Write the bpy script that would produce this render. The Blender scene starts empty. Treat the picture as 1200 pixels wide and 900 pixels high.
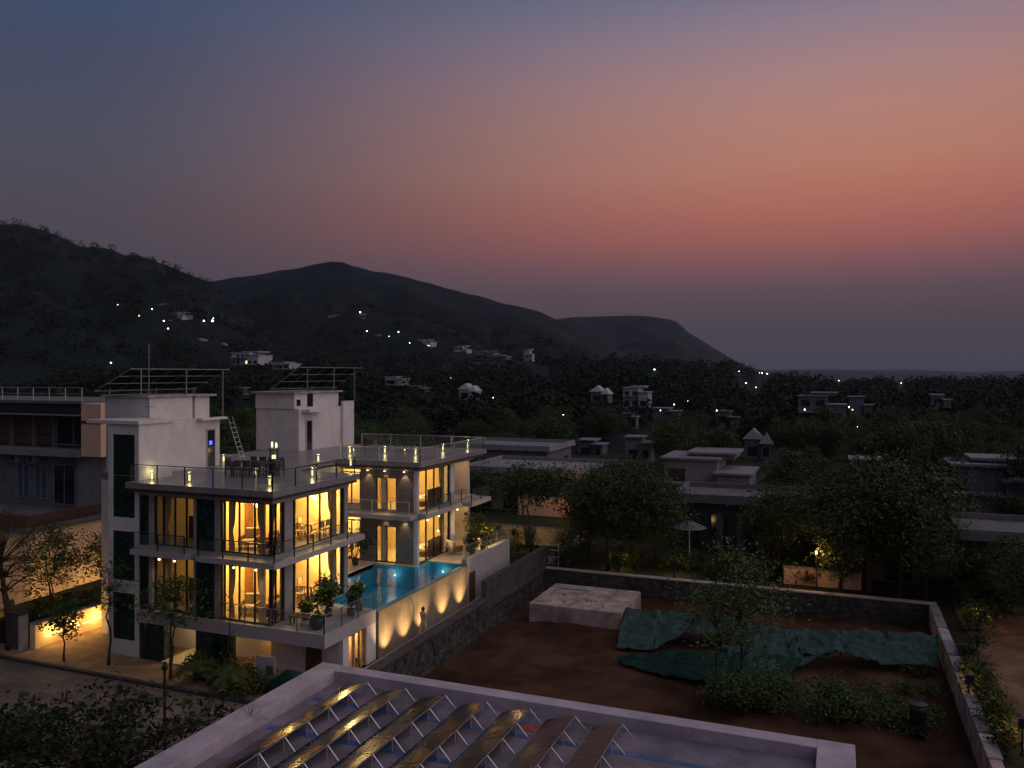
import bpy, bmesh, math, random
import numpy as np
from mathutils import Vector, Matrix, noise as mnoise

# ------------------------------------------------------------------ camera, sky, sun, exposure
SC = bpy.context.scene
R = math.radians
F, HOR, H = 960.0, 438.0, 14.7           # focal length in photo pixels, horizon row, camera height (m)
YAW = math.atan2(384, 960)               # the streets and houses run along world X and Y
SN, CS = math.sin(YAW), math.cos(YAW)
cam_data = bpy.data.cameras.new('camera')
cam = bpy.data.objects.new('camera', cam_data)
SC.collection.objects.link(cam)
cam.location = (0, 0, H)
cam.rotation_euler = (R(90), 0, YAW)
cam_data.sensor_width = 36
cam_data.lens = 36 * F / 1200
cam_data.shift_y = -12 / 1200
cam_data.clip_start = 0.2
cam_data.clip_end = 30000
SC.camera = cam
SC.render.resolution_x, SC.render.resolution_y = 1024, 768
SC.view_settings.view_transform = 'Standard'
SC.view_settings.look = 'None'
SC.view_settings.gamma = 1
SC.view_settings.exposure = 0
SC.view_settings.use_curve_mapping = False
cy = SC.cycles
cy.use_denoising = True
cy.max_bounces = 7
cy.diffuse_bounces = 3
cy.glossy_bounces = 3
cy.transmission_bounces = 3
cy.transparent_max_bounces = 12
cy.volume_bounces = 0
cy.caustics_reflective = False
cy.caustics_refractive = False
cy.sample_clamp_indirect = 4
cy.sample_clamp_direct = 0
cy.use_light_tree = True

def lin(c):
    return tuple(((v / 255) / 12.92 if v / 255 < .04045 else ((v / 255 + .055) / 1.055) ** 2.4) for v in c)

SUN_AZ = R(24)                            # afterglow, to the right of the camera's axis
SUNV = (math.sin(SUN_AZ - YAW), math.cos(SUN_AZ - YAW))
world = bpy.data.worlds.new('World')
SC.world = world
world.use_nodes = True
wn, wl = world.node_tree.nodes, world.node_tree.links
wn.clear()
def wnode(t, **k):
    n = wn.new(t)
    for a, v in k.items():
        setattr(n, a, v)
    return n
def wmath(op, a, b=None, clamp=False):
    n = wnode('ShaderNodeMath', operation=op, use_clamp=clamp)
    for i, v in enumerate((a, b)):
        if v is None:
            continue
        if isinstance(v, (int, float)):
            n.inputs[i].default_value = v
        else:
            wl.new(v, n.inputs[i])
    return n.outputs[0]
def ramp(nodes, stops):
    n = nodes.new('ShaderNodeValToRGB')
    n.color_ramp.interpolation = 'EASE' if len(stops) == 2 else 'LINEAR'
    el = n.color_ramp.elements
    while len(el) < len(stops):
        el.new(.5)
    for e, (p, c) in zip(el, stops):
        e.position = p
        e.color = (*c, 1) if len(c) == 3 else c
    return n
tc = wnode('ShaderNodeTexCoord')
sep = wnode('ShaderNodeSeparateXYZ')
wl.new(tc.outputs['Generated'], sep.inputs[0])
el_ = wmath('MULTIPLY', wmath('ARCSINE', sep.outputs[2]), 2 / math.pi, True)      # 0 horizon .. 1 zenith
hx = wmath('ADD', wmath('MULTIPLY', sep.outputs[0], SUNV[0]), wmath('MULTIPLY', sep.outputs[1], SUNV[1]))
hl = wmath('SQRT', wmath('ADD', wmath('MULTIPLY', sep.outputs[0], sep.outputs[0]), wmath('ADD', wmath('MULTIPLY', sep.outputs[1], sep.outputs[1]), 1e-6)))
cc = wmath('DIVIDE', hx, hl)
m_ = wmath('POWER', wmath('DIVIDE', wmath('SUBTRACT', cc, .57), .43, True), 2.2, True)
def E(d): return d / 90
base = ramp(wn, [(E(0), lin((48, 45, 54))), (E(5), lin((68, 62, 73))), (E(10), lin((76, 70, 80))), (E(13), lin((76, 75, 88))), (E(16), lin((72, 76, 94))), (E(19.5), lin((67, 74, 98))), (E(22), lin((62, 76, 103))), (E(50), lin((56, 70, 100))), (1, lin((54, 66, 98)))])
glow = ramp(wn, [(E(0), lin((46, 43, 52))), (E(1.5), lin((52, 48, 57))), (E(3.4), lin((68, 58, 68))), (E(5.6), lin((90, 69, 79))), (E(7.2), lin((122, 79, 84))), (E(9), lin((155, 91, 84))), (E(11), lin((172, 104, 89))), (E(13.5), lin((180, 121, 103))), (E(16.5), lin((177, 127, 114))), (E(19), lin((168, 128, 126))), (E(22), lin((144, 124, 136))), (E(24.5), lin((116, 114, 136))), (E(31), lin((84, 96, 128))), (E(46), lin((66, 82, 115))), (1, lin((54, 66, 98)))])
wl.new(el_, base.inputs[0]); wl.new(el_, glow.inputs[0])
mx = wnode('ShaderNodeMix', data_type='RGBA')
wl.new(m_, mx.inputs[0]); wl.new(base.outputs[0], mx.inputs[6]); wl.new(glow.outputs[0], mx.inputs[7])
bg = wnode('ShaderNodeBackground'); bg.inputs[1].default_value = 1.0
wl.new(mx.outputs[2], bg.inputs[0])
sky = wnode('ShaderNodeTexSky', sky_type='NISHITA', sun_disc=False)
sky.sun_elevation = R(-4); sky.sun_rotation = SUN_AZ - YAW
bg2 = wnode('ShaderNodeBackground'); bg2.inputs[1].default_value = 0.05
wl.new(sky.outputs[0], bg2.inputs[0])
add = wnode('ShaderNodeAddShader')
wl.new(bg.outputs[0], add.inputs[0]); wl.new(bg2.outputs[0], add.inputs[1])
wo = wnode('ShaderNodeOutputWorld')
wl.new(add.outputs[0], wo.inputs[0])

sun_data = bpy.data.lights.new('dusk_sun', 'SUN')
sun_data.energy = 1.45
sun_data.angle = R(110)                   # the sun is down: the bright dusk sky as one very soft source
sun_data.color = (1.0, .86, .88)
sun = bpy.data.objects.new('dusk_sun', sun_data)
SC.collection.objects.link(sun)
sd = Vector((.80, .10, .56)).normalized()   # the open, brighter side of the valley
sun.rotation_euler = sd.to_track_quat('Z', 'Y').to_euler()

# ------------------------------------------------------------------ helpers
def G(px, d, z=0.0):
    "a point at image column px, depth d metres, height z"
    s = (px - 600) / F * d
    return Vector((CS * s - SN * d, SN * s + CS * d, z))
def P(px, py, z):
    "where the ray of photo pixel (px, py) meets height z"
    return G(px, F * (H - z) / (py - HOR), z)
def proj(v):
    d = -SN * v[0] + CS * v[1]
    s = CS * v[0] + SN * v[1]
    return 600 + F * s / d, HOR + F * (H - v[2]) / d, d

MATS = {}
def mat(name, col, rough=.75, metal=0, var=.25, scale=3.0, bump=0, bscale=25, spec=.4, emit=None, estr=0, col2=None, sss=0):
    m = bpy.data.materials.new(name)
    m.use_nodes = True
    nt = m.node_tree
    b = nt.nodes['Principled BSDF']
    b.inputs['Roughness'].default_value = rough
    b.inputs['Metallic'].default_value = metal
    b.inputs['Specular IOR Level'].default_value = spec
    if emit:
        b.inputs['Emission Color'].default_value = (*emit, 1)
        b.inputs['Emission Strength'].default_value = estr
    t = nt.nodes.new('ShaderNodeTexCoord')
    n = nt.nodes.new('ShaderNodeTexNoise')
    n.inputs['Scale'].default_value = scale
    n.inputs['Detail'].default_value = 6
    n.inputs['Roughness'].default_value = .65
    nt.links.new(t.outputs['Object'], n.inputs['Vector'])
    c2 = col2 or tuple(min(1, v * (1 + var)) for v in col)
    c1 = tuple(v * (1 - var) for v in col)
    r = ramp(nt.nodes, [(.3, c1), (.7, c2)])
    nt.links.new(n.outputs['Fac'], r.inputs[0])
    nt.links.new(r.outputs[0], b.inputs['Base Color'])
    if bump:
        n2 = nt.nodes.new('ShaderNodeTexNoise')
        n2.inputs['Scale'].default_value = bscale
        n2.inputs['Detail'].default_value = 4
        nt.links.new(t.outputs['Object'], n2.inputs['Vector'])
        bp = nt.nodes.new('ShaderNodeBump')
        bp.inputs['Strength'].default_value = bump
        bp.inputs['Distance'].default_value = .05
        nt.links.new(n2.outputs['Fac'], bp.inputs['Height'])
        nt.links.new(bp.outputs[0], b.inputs['Normal'])
    MATS[name] = m
    return m
def emitter(name, col, s, sample=True):
    m = bpy.data.materials.new(name)
    m.use_nodes = True
    nt = m.node_tree; nt.nodes.clear()
    e = nt.nodes.new('ShaderNodeEmission'); e.inputs[0].default_value = (*col, 1); e.inputs[1].default_value = s
    o = nt.nodes.new('ShaderNodeOutputMaterial'); nt.links.new(e.outputs[0], o.inputs[0])
    if not sample:
        m.cycles.emission_sampling = 'NONE'
    MATS[name] = m
    return m
def clear_mat(name, tint, ior=1.45, rough=.02, bump=0, bscale=6, boost=0.0, dirt=0.0):
    "thin sheet: transparent with Fresnel reflection, a little dust"
    m = bpy.data.materials.new(name)
    m.use_nodes = True
    nt = m.node_tree; nt.nodes.clear(); L = nt.links
    tr = nt.nodes.new('ShaderNodeBsdfTransparent'); tr.inputs[0].default_value = (*tint, 1)
    gl = nt.nodes.new('ShaderNodeBsdfGlossy'); gl.inputs['Roughness'].default_value = rough
    fr = nt.nodes.new('ShaderNodeLayerWeight'); fr.inputs[0].default_value = .5
    pw = nt.nodes.new('ShaderNodeMath'); pw.operation = 'POWER'; pw.inputs[1].default_value = 5
    L.new(fr.outputs['Facing'], pw.inputs[0])
    f0 = ((ior-1)/(ior+1))**2
    mix = nt.nodes.new('ShaderNodeMixShader')
    o = nt.nodes.new('ShaderNodeOutputMaterial')
    ad = nt.nodes.new('ShaderNodeMath'); ad.operation = 'MULTIPLY_ADD'; ad.inputs[1].default_value = 1-f0-boost; ad.inputs[2].default_value = f0+boost; ad.use_clamp = True
    L.new(pw.outputs[0], ad.inputs[0]); L.new(ad.outputs[0], mix.inputs[0])
    L.new(tr.outputs[0], mix.inputs[1]); L.new(gl.outputs[0], mix.inputs[2])
    last = mix
    if dirt:
        df = nt.nodes.new('ShaderNodeBsdfDiffuse'); df.inputs[0].default_value = (.5, .5, .5, 1)
        m2 = nt.nodes.new('ShaderNodeMixShader'); m2.inputs[0].default_value = dirt
        L.new(mix.outputs[0], m2.inputs[1]); L.new(df.outputs[0], m2.inputs[2]); last = m2
    if bump:
        t = nt.nodes.new('ShaderNodeTexCoord')
        n = nt.nodes.new('ShaderNodeTexNoise'); n.inputs['Scale'].default_value = bscale; n.inputs['Detail'].default_value = 3
        L.new(t.outputs['Object'], n.inputs['Vector'])
        bp = nt.nodes.new('ShaderNodeBump'); bp.inputs['Strength'].default_value = bump; bp.inputs['Distance'].default_value = .1
        L.new(n.outputs['Fac'], bp.inputs['Height'])
        L.new(bp.outputs[0], gl.inputs['Normal']); L.new(bp.outputs[0], fr.inputs['Normal'])
    L.new(last.outputs[0], o.inputs[0])
    MATS[name] = m
    return m

class MB:
    "collects shapes; build() makes ONE mesh object"
    def __init__(s): s.v = []; s.f = []; s.mi = []; s.cur = 0
    def add(s, vs, fs):
        o = len(s.v); s.v += [tuple(v) for v in vs]
        for f in fs:
            s.f.append(tuple(i + o for i in f)); s.mi.append(s.cur)
        return s
    def box(s, x0, x1, y0, y1, z0, z1):
        return s.add([(x0,y0,z0),(x1,y0,z0),(x1,y1,z0),(x0,y1,z0),(x0,y0,z1),(x1,y0,z1),(x1,y1,z1),(x0,y1,z1)],
                     [(0,3,2,1),(4,5,6,7),(0,1,5,4),(1,2,6,5),(2,3,7,6),(3,0,4,7)])
    def obox(s, o, a0, a1, p0, p1, z0, z1):
        return s.box(a0, a1, p0, p1, z0, z1) if o == 'A' else s.box(p0, p1, a0, a1, z0, z1)
    def bar(s, a, b, w, h=None):
        "square bar between two points"
        a, b = Vector(a), Vector(b); h = h or w
        d = (b - a).normalized()
        u = d.cross(Vector((0,0,1)))
        u = u.normalized() if u.length > 1e-4 else Vector((1,0,0))
        n = u.cross(d).normalized()
        q = [(-1,-1),(1,-1),(1,1),(-1,1)]
        return s.add([p + u*(w/2*i) + n*(h/2*j) for p in (a, b) for i, j in q],
                     [(3,2,1,0),(4,5,6,7),(0,1,5,4),(1,2,6,5),(2,3,7,6),(3,0,4,7)])
    def tube(s, pts, rad, n=8, cap=True):
        pts = [Vector(p) for p in pts]
        if not hasattr(rad, '__len__'): rad = [rad] * len(pts)
        o = len(s.v); ref = None
        for i, p in enumerate(pts):
            d = (pts[min(i+1, len(pts)-1)] - pts[max(i-1, 0)]).normalized()
            if ref is None:
                ref = d.cross(Vector((0,0,1)))
                if ref.length < .1: ref = d.cross(Vector((1,0,0)))
            ref = (ref - d * ref.dot(d)).normalized(); w = d.cross(ref)
            for k in range(n):
                a = 2*math.pi*k/n
                s.v.append(tuple(p + (ref*math.cos(a) + w*math.sin(a)) * rad[i]))
        for i in range(len(pts)-1):
            for k in range(n):
                s.f.append((o+i*n+k, o+i*n+(k+1)%n, o+(i+1)*n+(k+1)%n, o+(i+1)*n+k)); s.mi.append(s.cur)
        if cap:
            s.f.append(tuple(o+k for k in reversed(range(n)))); s.mi.append(s.cur)
            s.f.append(tuple(o+(len(pts)-1)*n+k for k in range(n))); s.mi.append(s.cur)
        return s
    def lathe(s, c, prof, n=12):
        "prof: list of (radius, z)"
        c = Vector(c); o = len(s.v)
        for r, z in prof:
            for k in range(n):
                a = 2*math.pi*k/n
                s.v.append((c.x + r*math.cos(a), c.y + r*math.sin(a), c.z + z))
        for i in range(len(prof)-1):
            for k in range(n):
                s.f.append((o+i*n+k, o+i*n+(k+1)%n, o+(i+1)*n+(k+1)%n, o+(i+1)*n+k)); s.mi.append(s.cur)
        s.f.append(tuple(o+k for k in reversed(range(n)))); s.mi.append(s.cur)
        s.f.append(tuple(o+(len(prof)-1)*n+k for k in range(n))); s.mi.append(s.cur)
        return s
    def grid(s, fn, nu, nv):
        o = len(s.v)
        for j in range(nv+1):
            for i in range(nu+1):
                s.v.append(tuple(fn(i/nu, j/nv)))
        for j in range(nv):
            for i in range(nu):
                a = o + j*(nu+1) + i
                s.f.append((a, a+1, a+nu+2, a+nu+1)); s.mi.append(s.cur)
        return s
    def mesh(s, name, mats, off=None, smooth=False, bevel=0):
        me = bpy.data.meshes.new(name)
        v = [(a-off[0], b-off[1], c-off[2]) for a, b, c in s.v] if off is not None else s.v
        me.from_pydata(v, [], s.f); me.update()
        for m in (mats if isinstance(mats, (list, tuple)) else [mats]):
            me.materials.append(MATS[m])
        if max(s.mi, default=0): me.polygons.foreach_set('material_index', s.mi)
        if smooth: me.polygons.foreach_set('use_smooth', [True]*len(me.polygons))
        return me
    def build(s, name, mats, parent=None, label=None, cat=None, group=None, kind=None, smooth=False, bevel=0, world=True):
        off = parent.matrix_world.translation if (parent is not None and world) else None
        if parent is not None and world:
            off = Vector(parent.location); q = parent.parent
            while q is not None: off += Vector(q.location); q = q.parent
        o = bpy.data.objects.new(name, s.mesh(name, mats, off, smooth))
        SC.collection.objects.link(o)
        if parent is not None: o.parent = parent
        if bevel:
            b = o.modifiers.new('bevel', 'BEVEL'); b.width = bevel; b.segments = 2; b.limit_method = 'ANGLE'
        return tag(o, label, cat, group, kind)

def tag(o, label=None, cat=None, group=None, kind=None):
    if label: o['label'] = label
    if cat: o['category'] = cat
    if group: o['group'] = group
    if kind: o['kind'] = kind
    return o
def thing(name, label, cat, loc=(0,0,0), group=None, rz=0):
    o = bpy.data.objects.new(name, None)
    SC.collection.objects.link(o)
    o.location = loc; o.rotation_euler.z = rz; o.empty_display_size = .2
    return tag(o, label, cat, group)
def dup(root, loc, rz=0, label=None, group=None, scale=None):
    r = root.copy(); SC.collection.objects.link(r)
    r.location = loc; r.rotation_euler.z = rz
    if scale: r.scale = scale if hasattr(scale, '__len__') else (scale,)*3
    if label: r['label'] = label
    if group: r['group'] = group
    for ch in KIDS.get(root.name, list(root.children)):
        c = ch.copy(); SC.collection.objects.link(c); c.parent = r
        for g in list(ch.children):
            e = g.copy(); SC.collection.objects.link(e); e.parent = c
    return r
KIDS = {}
def lamp(name, loc, power, col=(1, .62, .25), size=.06, parent=None, kind='POINT', spot=None, blend=.6, aim=(0,0,-1)):
    l = bpy.data.lights.new(name, kind); l.energy = power; l.color = col
    if kind in ('POINT', 'SPOT'): l.shadow_soft_size = size
    if kind == 'SPOT': l.spot_size = spot; l.spot_blend = blend
    o = bpy.data.objects.new(name, l); SC.collection.objects.link(o)
    o.location = loc
    if parent is not None:
        q = parent; off = Vector((0,0,0))
        while q is not None: off += Vector(q.location); q = q.parent
        o.parent = parent; o.location = Vector(loc) - off
    o.rotation_euler = (-Vector(aim)).to_track_quat('Z', 'Y').to_euler()
    return o
def npmesh(name, verts, quads, m, smooth=False):
    "big mesh from numpy arrays of quads"
    me = bpy.data.meshes.new(name)
    nv, nf = len(verts), len(quads)
    me.vertices.add(nv); me.vertices.foreach_set('co', np.asarray(verts, np.float32).ravel())
    k = quads.shape[1]
    me.loops.add(nf*k); me.loops.foreach_set('vertex_index', np.asarray(quads, np.int32).ravel())
    me.polygons.add(nf); me.polygons.foreach_set('loop_start', np.arange(0, nf*k, k, dtype=np.int32))
    me.update(calc_edges=True); me.validate()
    for x in (m if isinstance(m, (list, tuple)) else [m]): me.materials.append(MATS[x])
    if smooth: me.polygons.foreach_set('use_smooth', [True]*nf)
    return me

# ------------------------------------------------------------------ materials
mat('white_wall', (.55, .50, .48), .8, var=.10, scale=1.3, bump=.15, bscale=40)
mat('trim_white', (.34, .30, .29), .7, var=.08, scale=2)
mat('pilaster_paint', (.26, .235, .225), .7, var=.12, scale=2)
mat('boundary_plaster', (.06, .052, .054), .85, var=.3, scale=1.2, spec=.1)
mat('terrace_tile', (.19, .17, .17), .3, var=.15, scale=2)
mat('cream_wall', (.66, .52, .28), .8, var=.06)
mat('ceiling_paint', (.66, .54, .36), .8, var=.04)
mat('floor_tile', (.55, .45, .32), .3, var=.10)
mat('taupe_clad', (.15, .125, .11), .65, var=.25, scale=5, bump=.2, bscale=14)
mat('brown_clad', (.07, .04, .03), .6, var=.3, scale=4)
mat('green_stone', (.010, .030, .024), .18, var=.8, scale=5, spec=.5, col2=(.014, .042, .033))
mat('dark_metal', (.025, .025, .027), .4, .4, var=.2)
mat('grey_metal', (.22, .22, .23), .45, .6, var=.15)
mat('aluminium', (.6, .6, .62), .35, .8, var=.08)
mat('wood', (.22, .10, .045), .5, var=.35, scale=6)
mat('dark_wood', (.08, .035, .02), .5, var=.35, scale=6)
mat('concrete', (.30, .27, .25), .85, var=.3, scale=1.2, bump=.3, bscale=18)
mat('old_concrete', (.32, .25, .225), .9, spec=.08, var=.45, scale=.9, bump=.5, bscale=10)
mat('roof_paint', (.36, .30, .33), .7, var=.22, scale=.8, bump=.1)
mat('roof_floor', (.17, .135, .16), .45, var=.35, scale=.6, bump=.1)
mat('blue_membrane', (.05, .10, .24), .5, var=.4, scale=2)
mat('red_cloth', (.35, .04, .04), .8, var=.3)
mat('asphalt', (.13, .105, .085), .8, spec=.08, var=.35, scale=.5, bump=.5, bscale=60)
mat('kerb_stone', (.05, .045, .04), .85, spec=.08, var=.4, scale=4)
mat('ground_soil', (.040, .030, .020), .95, spec=.08, var=.5, scale=.25, bump=.6, bscale=3, col2=(.026, .036, .014))
mat('red_soil', (.055, .026, .012), .95, spec=.08, var=.5, scale=.35, bump=.8, bscale=4, col2=(.085, .042, .025))
mat('track_soil', (.16, .09, .05), .95, spec=.08, var=.4, scale=.6, bump=.7, bscale=5)
mat('rubble_stone', (.055, .050, .045), .9, spec=.08, var=.55, scale=2.2, bump=.7, bscale=8)
mat('lilac_band', (.25, .24, .25), .7, var=.2)
mat('leaf_dark', (.038, .054, .016), .6, spec=.08, var=.5, scale=1.2, col2=(.064, .086, .030))
mat('leaf_mid', (.048, .078, .020), .6, spec=.08, var=.5, scale=1.4, col2=(.075, .115, .032))
mat('leaf_warm', (.06, .07, .02), .6, spec=.08, var=.5, scale=1.4, col2=(.10, .10, .03))
mat('leaf_bright', (.070, .115, .036), .6, spec=.08, var=.4, scale=1.5, col2=(.10, .15, .05))
mat('leaf_near', (.012, .020, .008), .6, spec=.1, var=.5, scale=1.2, col2=(.026, .036, .014))
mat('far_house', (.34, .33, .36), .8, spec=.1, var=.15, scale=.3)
mat('panel_back', (.012, .012, .013), .6, spec=.1, var=.2)
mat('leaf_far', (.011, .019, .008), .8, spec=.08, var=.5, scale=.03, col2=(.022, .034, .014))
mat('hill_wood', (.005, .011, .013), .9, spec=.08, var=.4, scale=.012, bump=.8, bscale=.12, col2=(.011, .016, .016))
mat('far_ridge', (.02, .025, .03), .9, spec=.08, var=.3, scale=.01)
mat('bark', (.05, .036, .026), .9, spec=.08, var=.4, scale=6, bump=.5, bscale=20)
mat('curtain', (.40, .29, .17), .9, var=.15, scale=3)
mat('pale_curtain', (.62, .56, .46), .9, var=.1, scale=3)
mat('linen', (.75, .70, .62), .85, var=.06)
mat('upholstery', (.45, .36, .24), .85, var=.15)
mat('black_gloss', (.012, .012, .014), .15, var=.1, spec=.5)
mat('solar_cell', (.010, .010, .014), .15, var=.4, scale=3, spec=.38)
mat('green_net', (.034, .062, .055), .8, spec=.08, var=.35, scale=2.5, bump=.3, bscale=30)
mat('green_net_dark', (.010, .034, .028), .85, spec=.08, var=.35, scale=2.5)
mat('pool_tile', (.04, .25, .34), .3, var=.18, scale=9)
mat('pot_dark', (.035, .03, .028), .5, var=.2)
mat('skin', (.25, .13, .08), .6, var=.05)
mat('pale_cloth', (.30, .27, .24), .9, var=.1)
mat('grey_trousers', (.40, .36, .30), .9, var=.1)
mat('hair', (.01, .008, .007), .6, var=.1)
mat('house_grey', (.13, .12, .13), .8, spec=.08, var=.2, scale=.8)
mat('house_pale', (.20, .185, .20), .8, spec=.08, var=.15, scale=.8)
mat('house_dark', (.028, .027, .028), .7, var=.3, scale=1.5)
mat('dark_glass', (.012, .014, .018), .12, var=.2, spec=.5)
mat('blue_glass', (.05, .08, .11), .2, var=.3, spec=.5)
mat('pool_plaster', (.20, .15, .105), .85, var=.2, scale=1.1, bump=.25, bscale=10)
mat('peach_wall', (.62, .40, .26), .8, var=.08, bump=.15)
mat('lit_wall', (.60, .47, .33), .85, var=.16, scale=.9, bump=.25, bscale=10)
mat('tank_black', (.015, .015, .015), .4, var=.1)
mat('quarry', (.16, .12, .10), .95, spec=.08, var=.4, scale=.05)
clear_mat('window_glass', (.97, .97, .95), 1.42, .01)
clear_mat('rail_glass', (.90, .93, .91), 1.45, .03, dirt=.035)
clear_mat('pool_water', (.55, .88, .95), 1.33, .02, bump=.22, bscale=2.2, boost=.03)
emitter('warm_bulb', (1, .74, .36), 12)
emitter('candle_glow', (1, .76, .34), 2.6)
emitter('pool_lamp', (.6, .9, 1), 3, False)
emitter('warm_spot', (1, .66, .30), 14, False)
emitter('white_spot', (.85, .93, 1), 16, False)
emitter('amber_spot', (1, .45, .10), 14, False)
emitter('lit_window', (1, .62, .22), 2.2, False)
emitter('blue_lamp', (.05, .08, 1), 4, False)

def brick_mat(name, c1, c2, mortar, scale, sz=(.5, .25)):
    m = bpy.data.materials.new(name); m.use_nodes = True
    nt = m.node_tree; b = nt.nodes['Principled BSDF']; b.inputs['Roughness'].default_value = .8
    t = nt.nodes.new('ShaderNodeTexCoord'); k = nt.nodes.new('ShaderNodeTexBrick')
    k.inputs['Color1'].default_value = (*c1, 1); k.inputs['Color2'].default_value = (*c2, 1); k.inputs['Mortar'].default_value = (*mortar, 1)
    k.inputs['Scale'].default_value = scale; k.inputs['Mortar Size'].default_value = .03
    k.inputs['Brick Width'].default_value = sz[0]; k.inputs['Row Height'].default_value = sz[1]
    nt.links.new(t.outputs['Object'], k.inputs['Vector'])
    n = nt.nodes.new('ShaderNodeTexNoise'); n.inputs['Scale'].default_value = 1.3; n.inputs['Detail'].default_value = 5
    nt.links.new(t.outputs['Object'], n.inputs['Vector'])
    mm = nt.nodes.new('ShaderNodeMix'); mm.data_type = 'RGBA'; mm.blend_type = 'MULTIPLY'; mm.inputs[0].default_value = .7
    rr = ramp(nt.nodes, [(.3, (.5, .5, .5)), (.7, (1.2, 1.15, 1.1))])
    nt.links.new(n.outputs['Fac'], rr.inputs[0])
    nt.links.new(k.outputs['Color'], mm.inputs[6]); nt.links.new(rr.outputs[0], mm.inputs[7])
    nt.links.new(mm.outputs[2], b.inputs['Base Color'])
    bp = nt.nodes.new('ShaderNodeBump'); bp.inputs['Strength'].default_value = .4; bp.inputs['Distance'].default_value = .02; bp.invert = True
    nt.links.new(k.outputs['Fac'], bp.inputs['Height']); nt.links.new(bp.outputs[0], b.inputs['Normal'])
    MATS[name] = m
brick_mat('paver', (.30, .20, .12), (.20, .13, .08), (.08, .055, .035), 4)
# ------------------------------------------------------------------ setting: ground, road, paving, plot, hills
rnd = random.Random(7)
PX0, PX1, PY0, PY1, PZ = -20.2, 5.2, 26.2, 57.4, -1.2      # sunken red-earth plot
gx, gy = [-8400, PX0, PX1, 8400], [-8400, PY0, PY1, 8400]
mb = MB()
for i in range(3):
    for j in range(3):
        if (i, j) != (1, 1):
            mb.add([(gx[i], gy[j], 0), (gx[i+1], gy[j], 0), (gx[i+1], gy[j+1], 0), (gx[i], gy[j+1], 0)], [(0,1,2,3)])
mb.build('ground', 'ground_soil', kind='structure')
def plotz(u, v):
    x, y = PX0 + (PX1-PX0)*u, PY0 + (PY1-PY0)*v
    return (x, y, PZ + .28*mnoise.noise(Vector((x*.25, y*.25, 0))) + .10*mnoise.noise(Vector((x*.9, y*.9, 3))) + .04*mnoise.noise(Vector((x*2.6, y*2.6, 5))))
MB().grid(plotz, 90, 110).build('plot_earth', 'red_soil', kind='structure', smooth=True)
# road: comes along the villas and turns toward the viewer beside the near house
mb = MB()
mb.add([(-220, 21.5, .012), (-19, 21.5, .012), (-19, 29.4, .012), (-220, 29.4, .012)], [(0,1,2,3)])
mb.add([(-30, -60, .012), (-19, -60, .012), (-19, 21.5, .012), (-30, 21.5, .012)], [(0,1,2,3)])
mb.build('road', 'asphalt', kind='structure')
MB().box(-220, -20.4, 29.4, 29.62, 0, .15).build('kerb', 'kerb_stone', kind='structure')
mb = MB()
mb.box(-44.3, -20.6, 29.62, 34.2, 0, .12)
mb.box(-39.55, -35.4, 34.2, 44, 0, .118)
mb.build('paving', 'paver', kind='structure')
MB().box(6.7, 15, 14, 60, -.05, .02).build('track', 'track_soil', kind='structure')
MB().box(-21.9, -20.75, 34.2, 75, 0, .10).build('path', 'concrete', kind='structure')

def skyf(pts):
    def f(px):
        if px <= pts[0][0]: return pts[0][1]
        for (a, ya), (b, yb) in zip(pts, pts[1:]):
            if px <= b:
                t = (px-a)/(b-a)
                return ya + (yb-ya)*t
        return pts[-1][1]
    return f
HILLS = {
 'foothill': (skyf([(-900, 432), (0, 428), (400, 426), (620, 424), (850, 432), (905, 440), (960, 452), (1900, 452)]), 150, 560),
 'hill_wooded': (skyf([(-900, 330), (-500, 275), (-200, 258), (-60, 266), (0, 263), (20, 262), (45, 267), (65, 275), (82, 283), (95, 291), (112, 290), (130, 292), (148, 299), (160, 298), (185, 309), (205, 315), (235, 327), (262, 345), (300, 372), (340, 396), (390, 420), (430, 445), (500, 470)]), 330, 850),
 'hill_peak': (skyf([(-700, 420), (-300, 400), (0, 380), (150, 350), (215, 336), (260, 328), (300, 322), (350, 314), (370, 308), (390, 306), (403, 308), (415, 312), (440, 318), (480, 325), (520, 337), (560, 347), (600, 358), (630, 365), (655, 376), (700, 398), (760, 425), (820, 448), (900, 470)]), 450, 1250),
 'hill_flat_topped': (skyf([(300, 440), (450, 420), (560, 396), (620, 380), (652, 374), (680, 371), (735, 370), (765, 371), (786, 375), (795, 378), (803, 387), (815, 395), (835, 407), (850, 416), (870, 427), (890, 434), (920, 440), (1000, 450)]), 900, 2100),
 'ridge_far': (skyf([(-300, 437), (700, 436), (880, 434), (960, 433), (1020, 434), (1080, 433.5), (1130, 436), (1180, 435), (1300, 434), (1800, 436)]), 2200, 3800),
}
def hillz(name, px, d):
    f, d0, D = HILLS[name]
    if d < d0: return -1.0
    zr = H + (HOR - f(px)) / F * D
    if zr < 0: return -1.0
    t = min(1, (d - d0) / (D - d0))
    if d > D: k = max(0, 1 - (d-D)/(.35*D))
    else: k = t ** 1.15
    w = G(px, d)
    amp = zr * .16 * (4*t*(1-t)) if d < D else 0
    n = mnoise.noise(Vector((w.x*.009, w.y*.009, 1.7))) + .6*mnoise.noise(Vector((w.x*.022, w.y*.022, 4.1)))
    small = min(2.2, D*.0022) * mnoise.noise(Vector((w.x*40/D, w.y*40/D, 9)))
    return zr*k + amp*n + small*min(1, 3*t)
def landz(px, d):
    return max([0.0] + [hillz(n, px, d) for n in HILLS])
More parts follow.
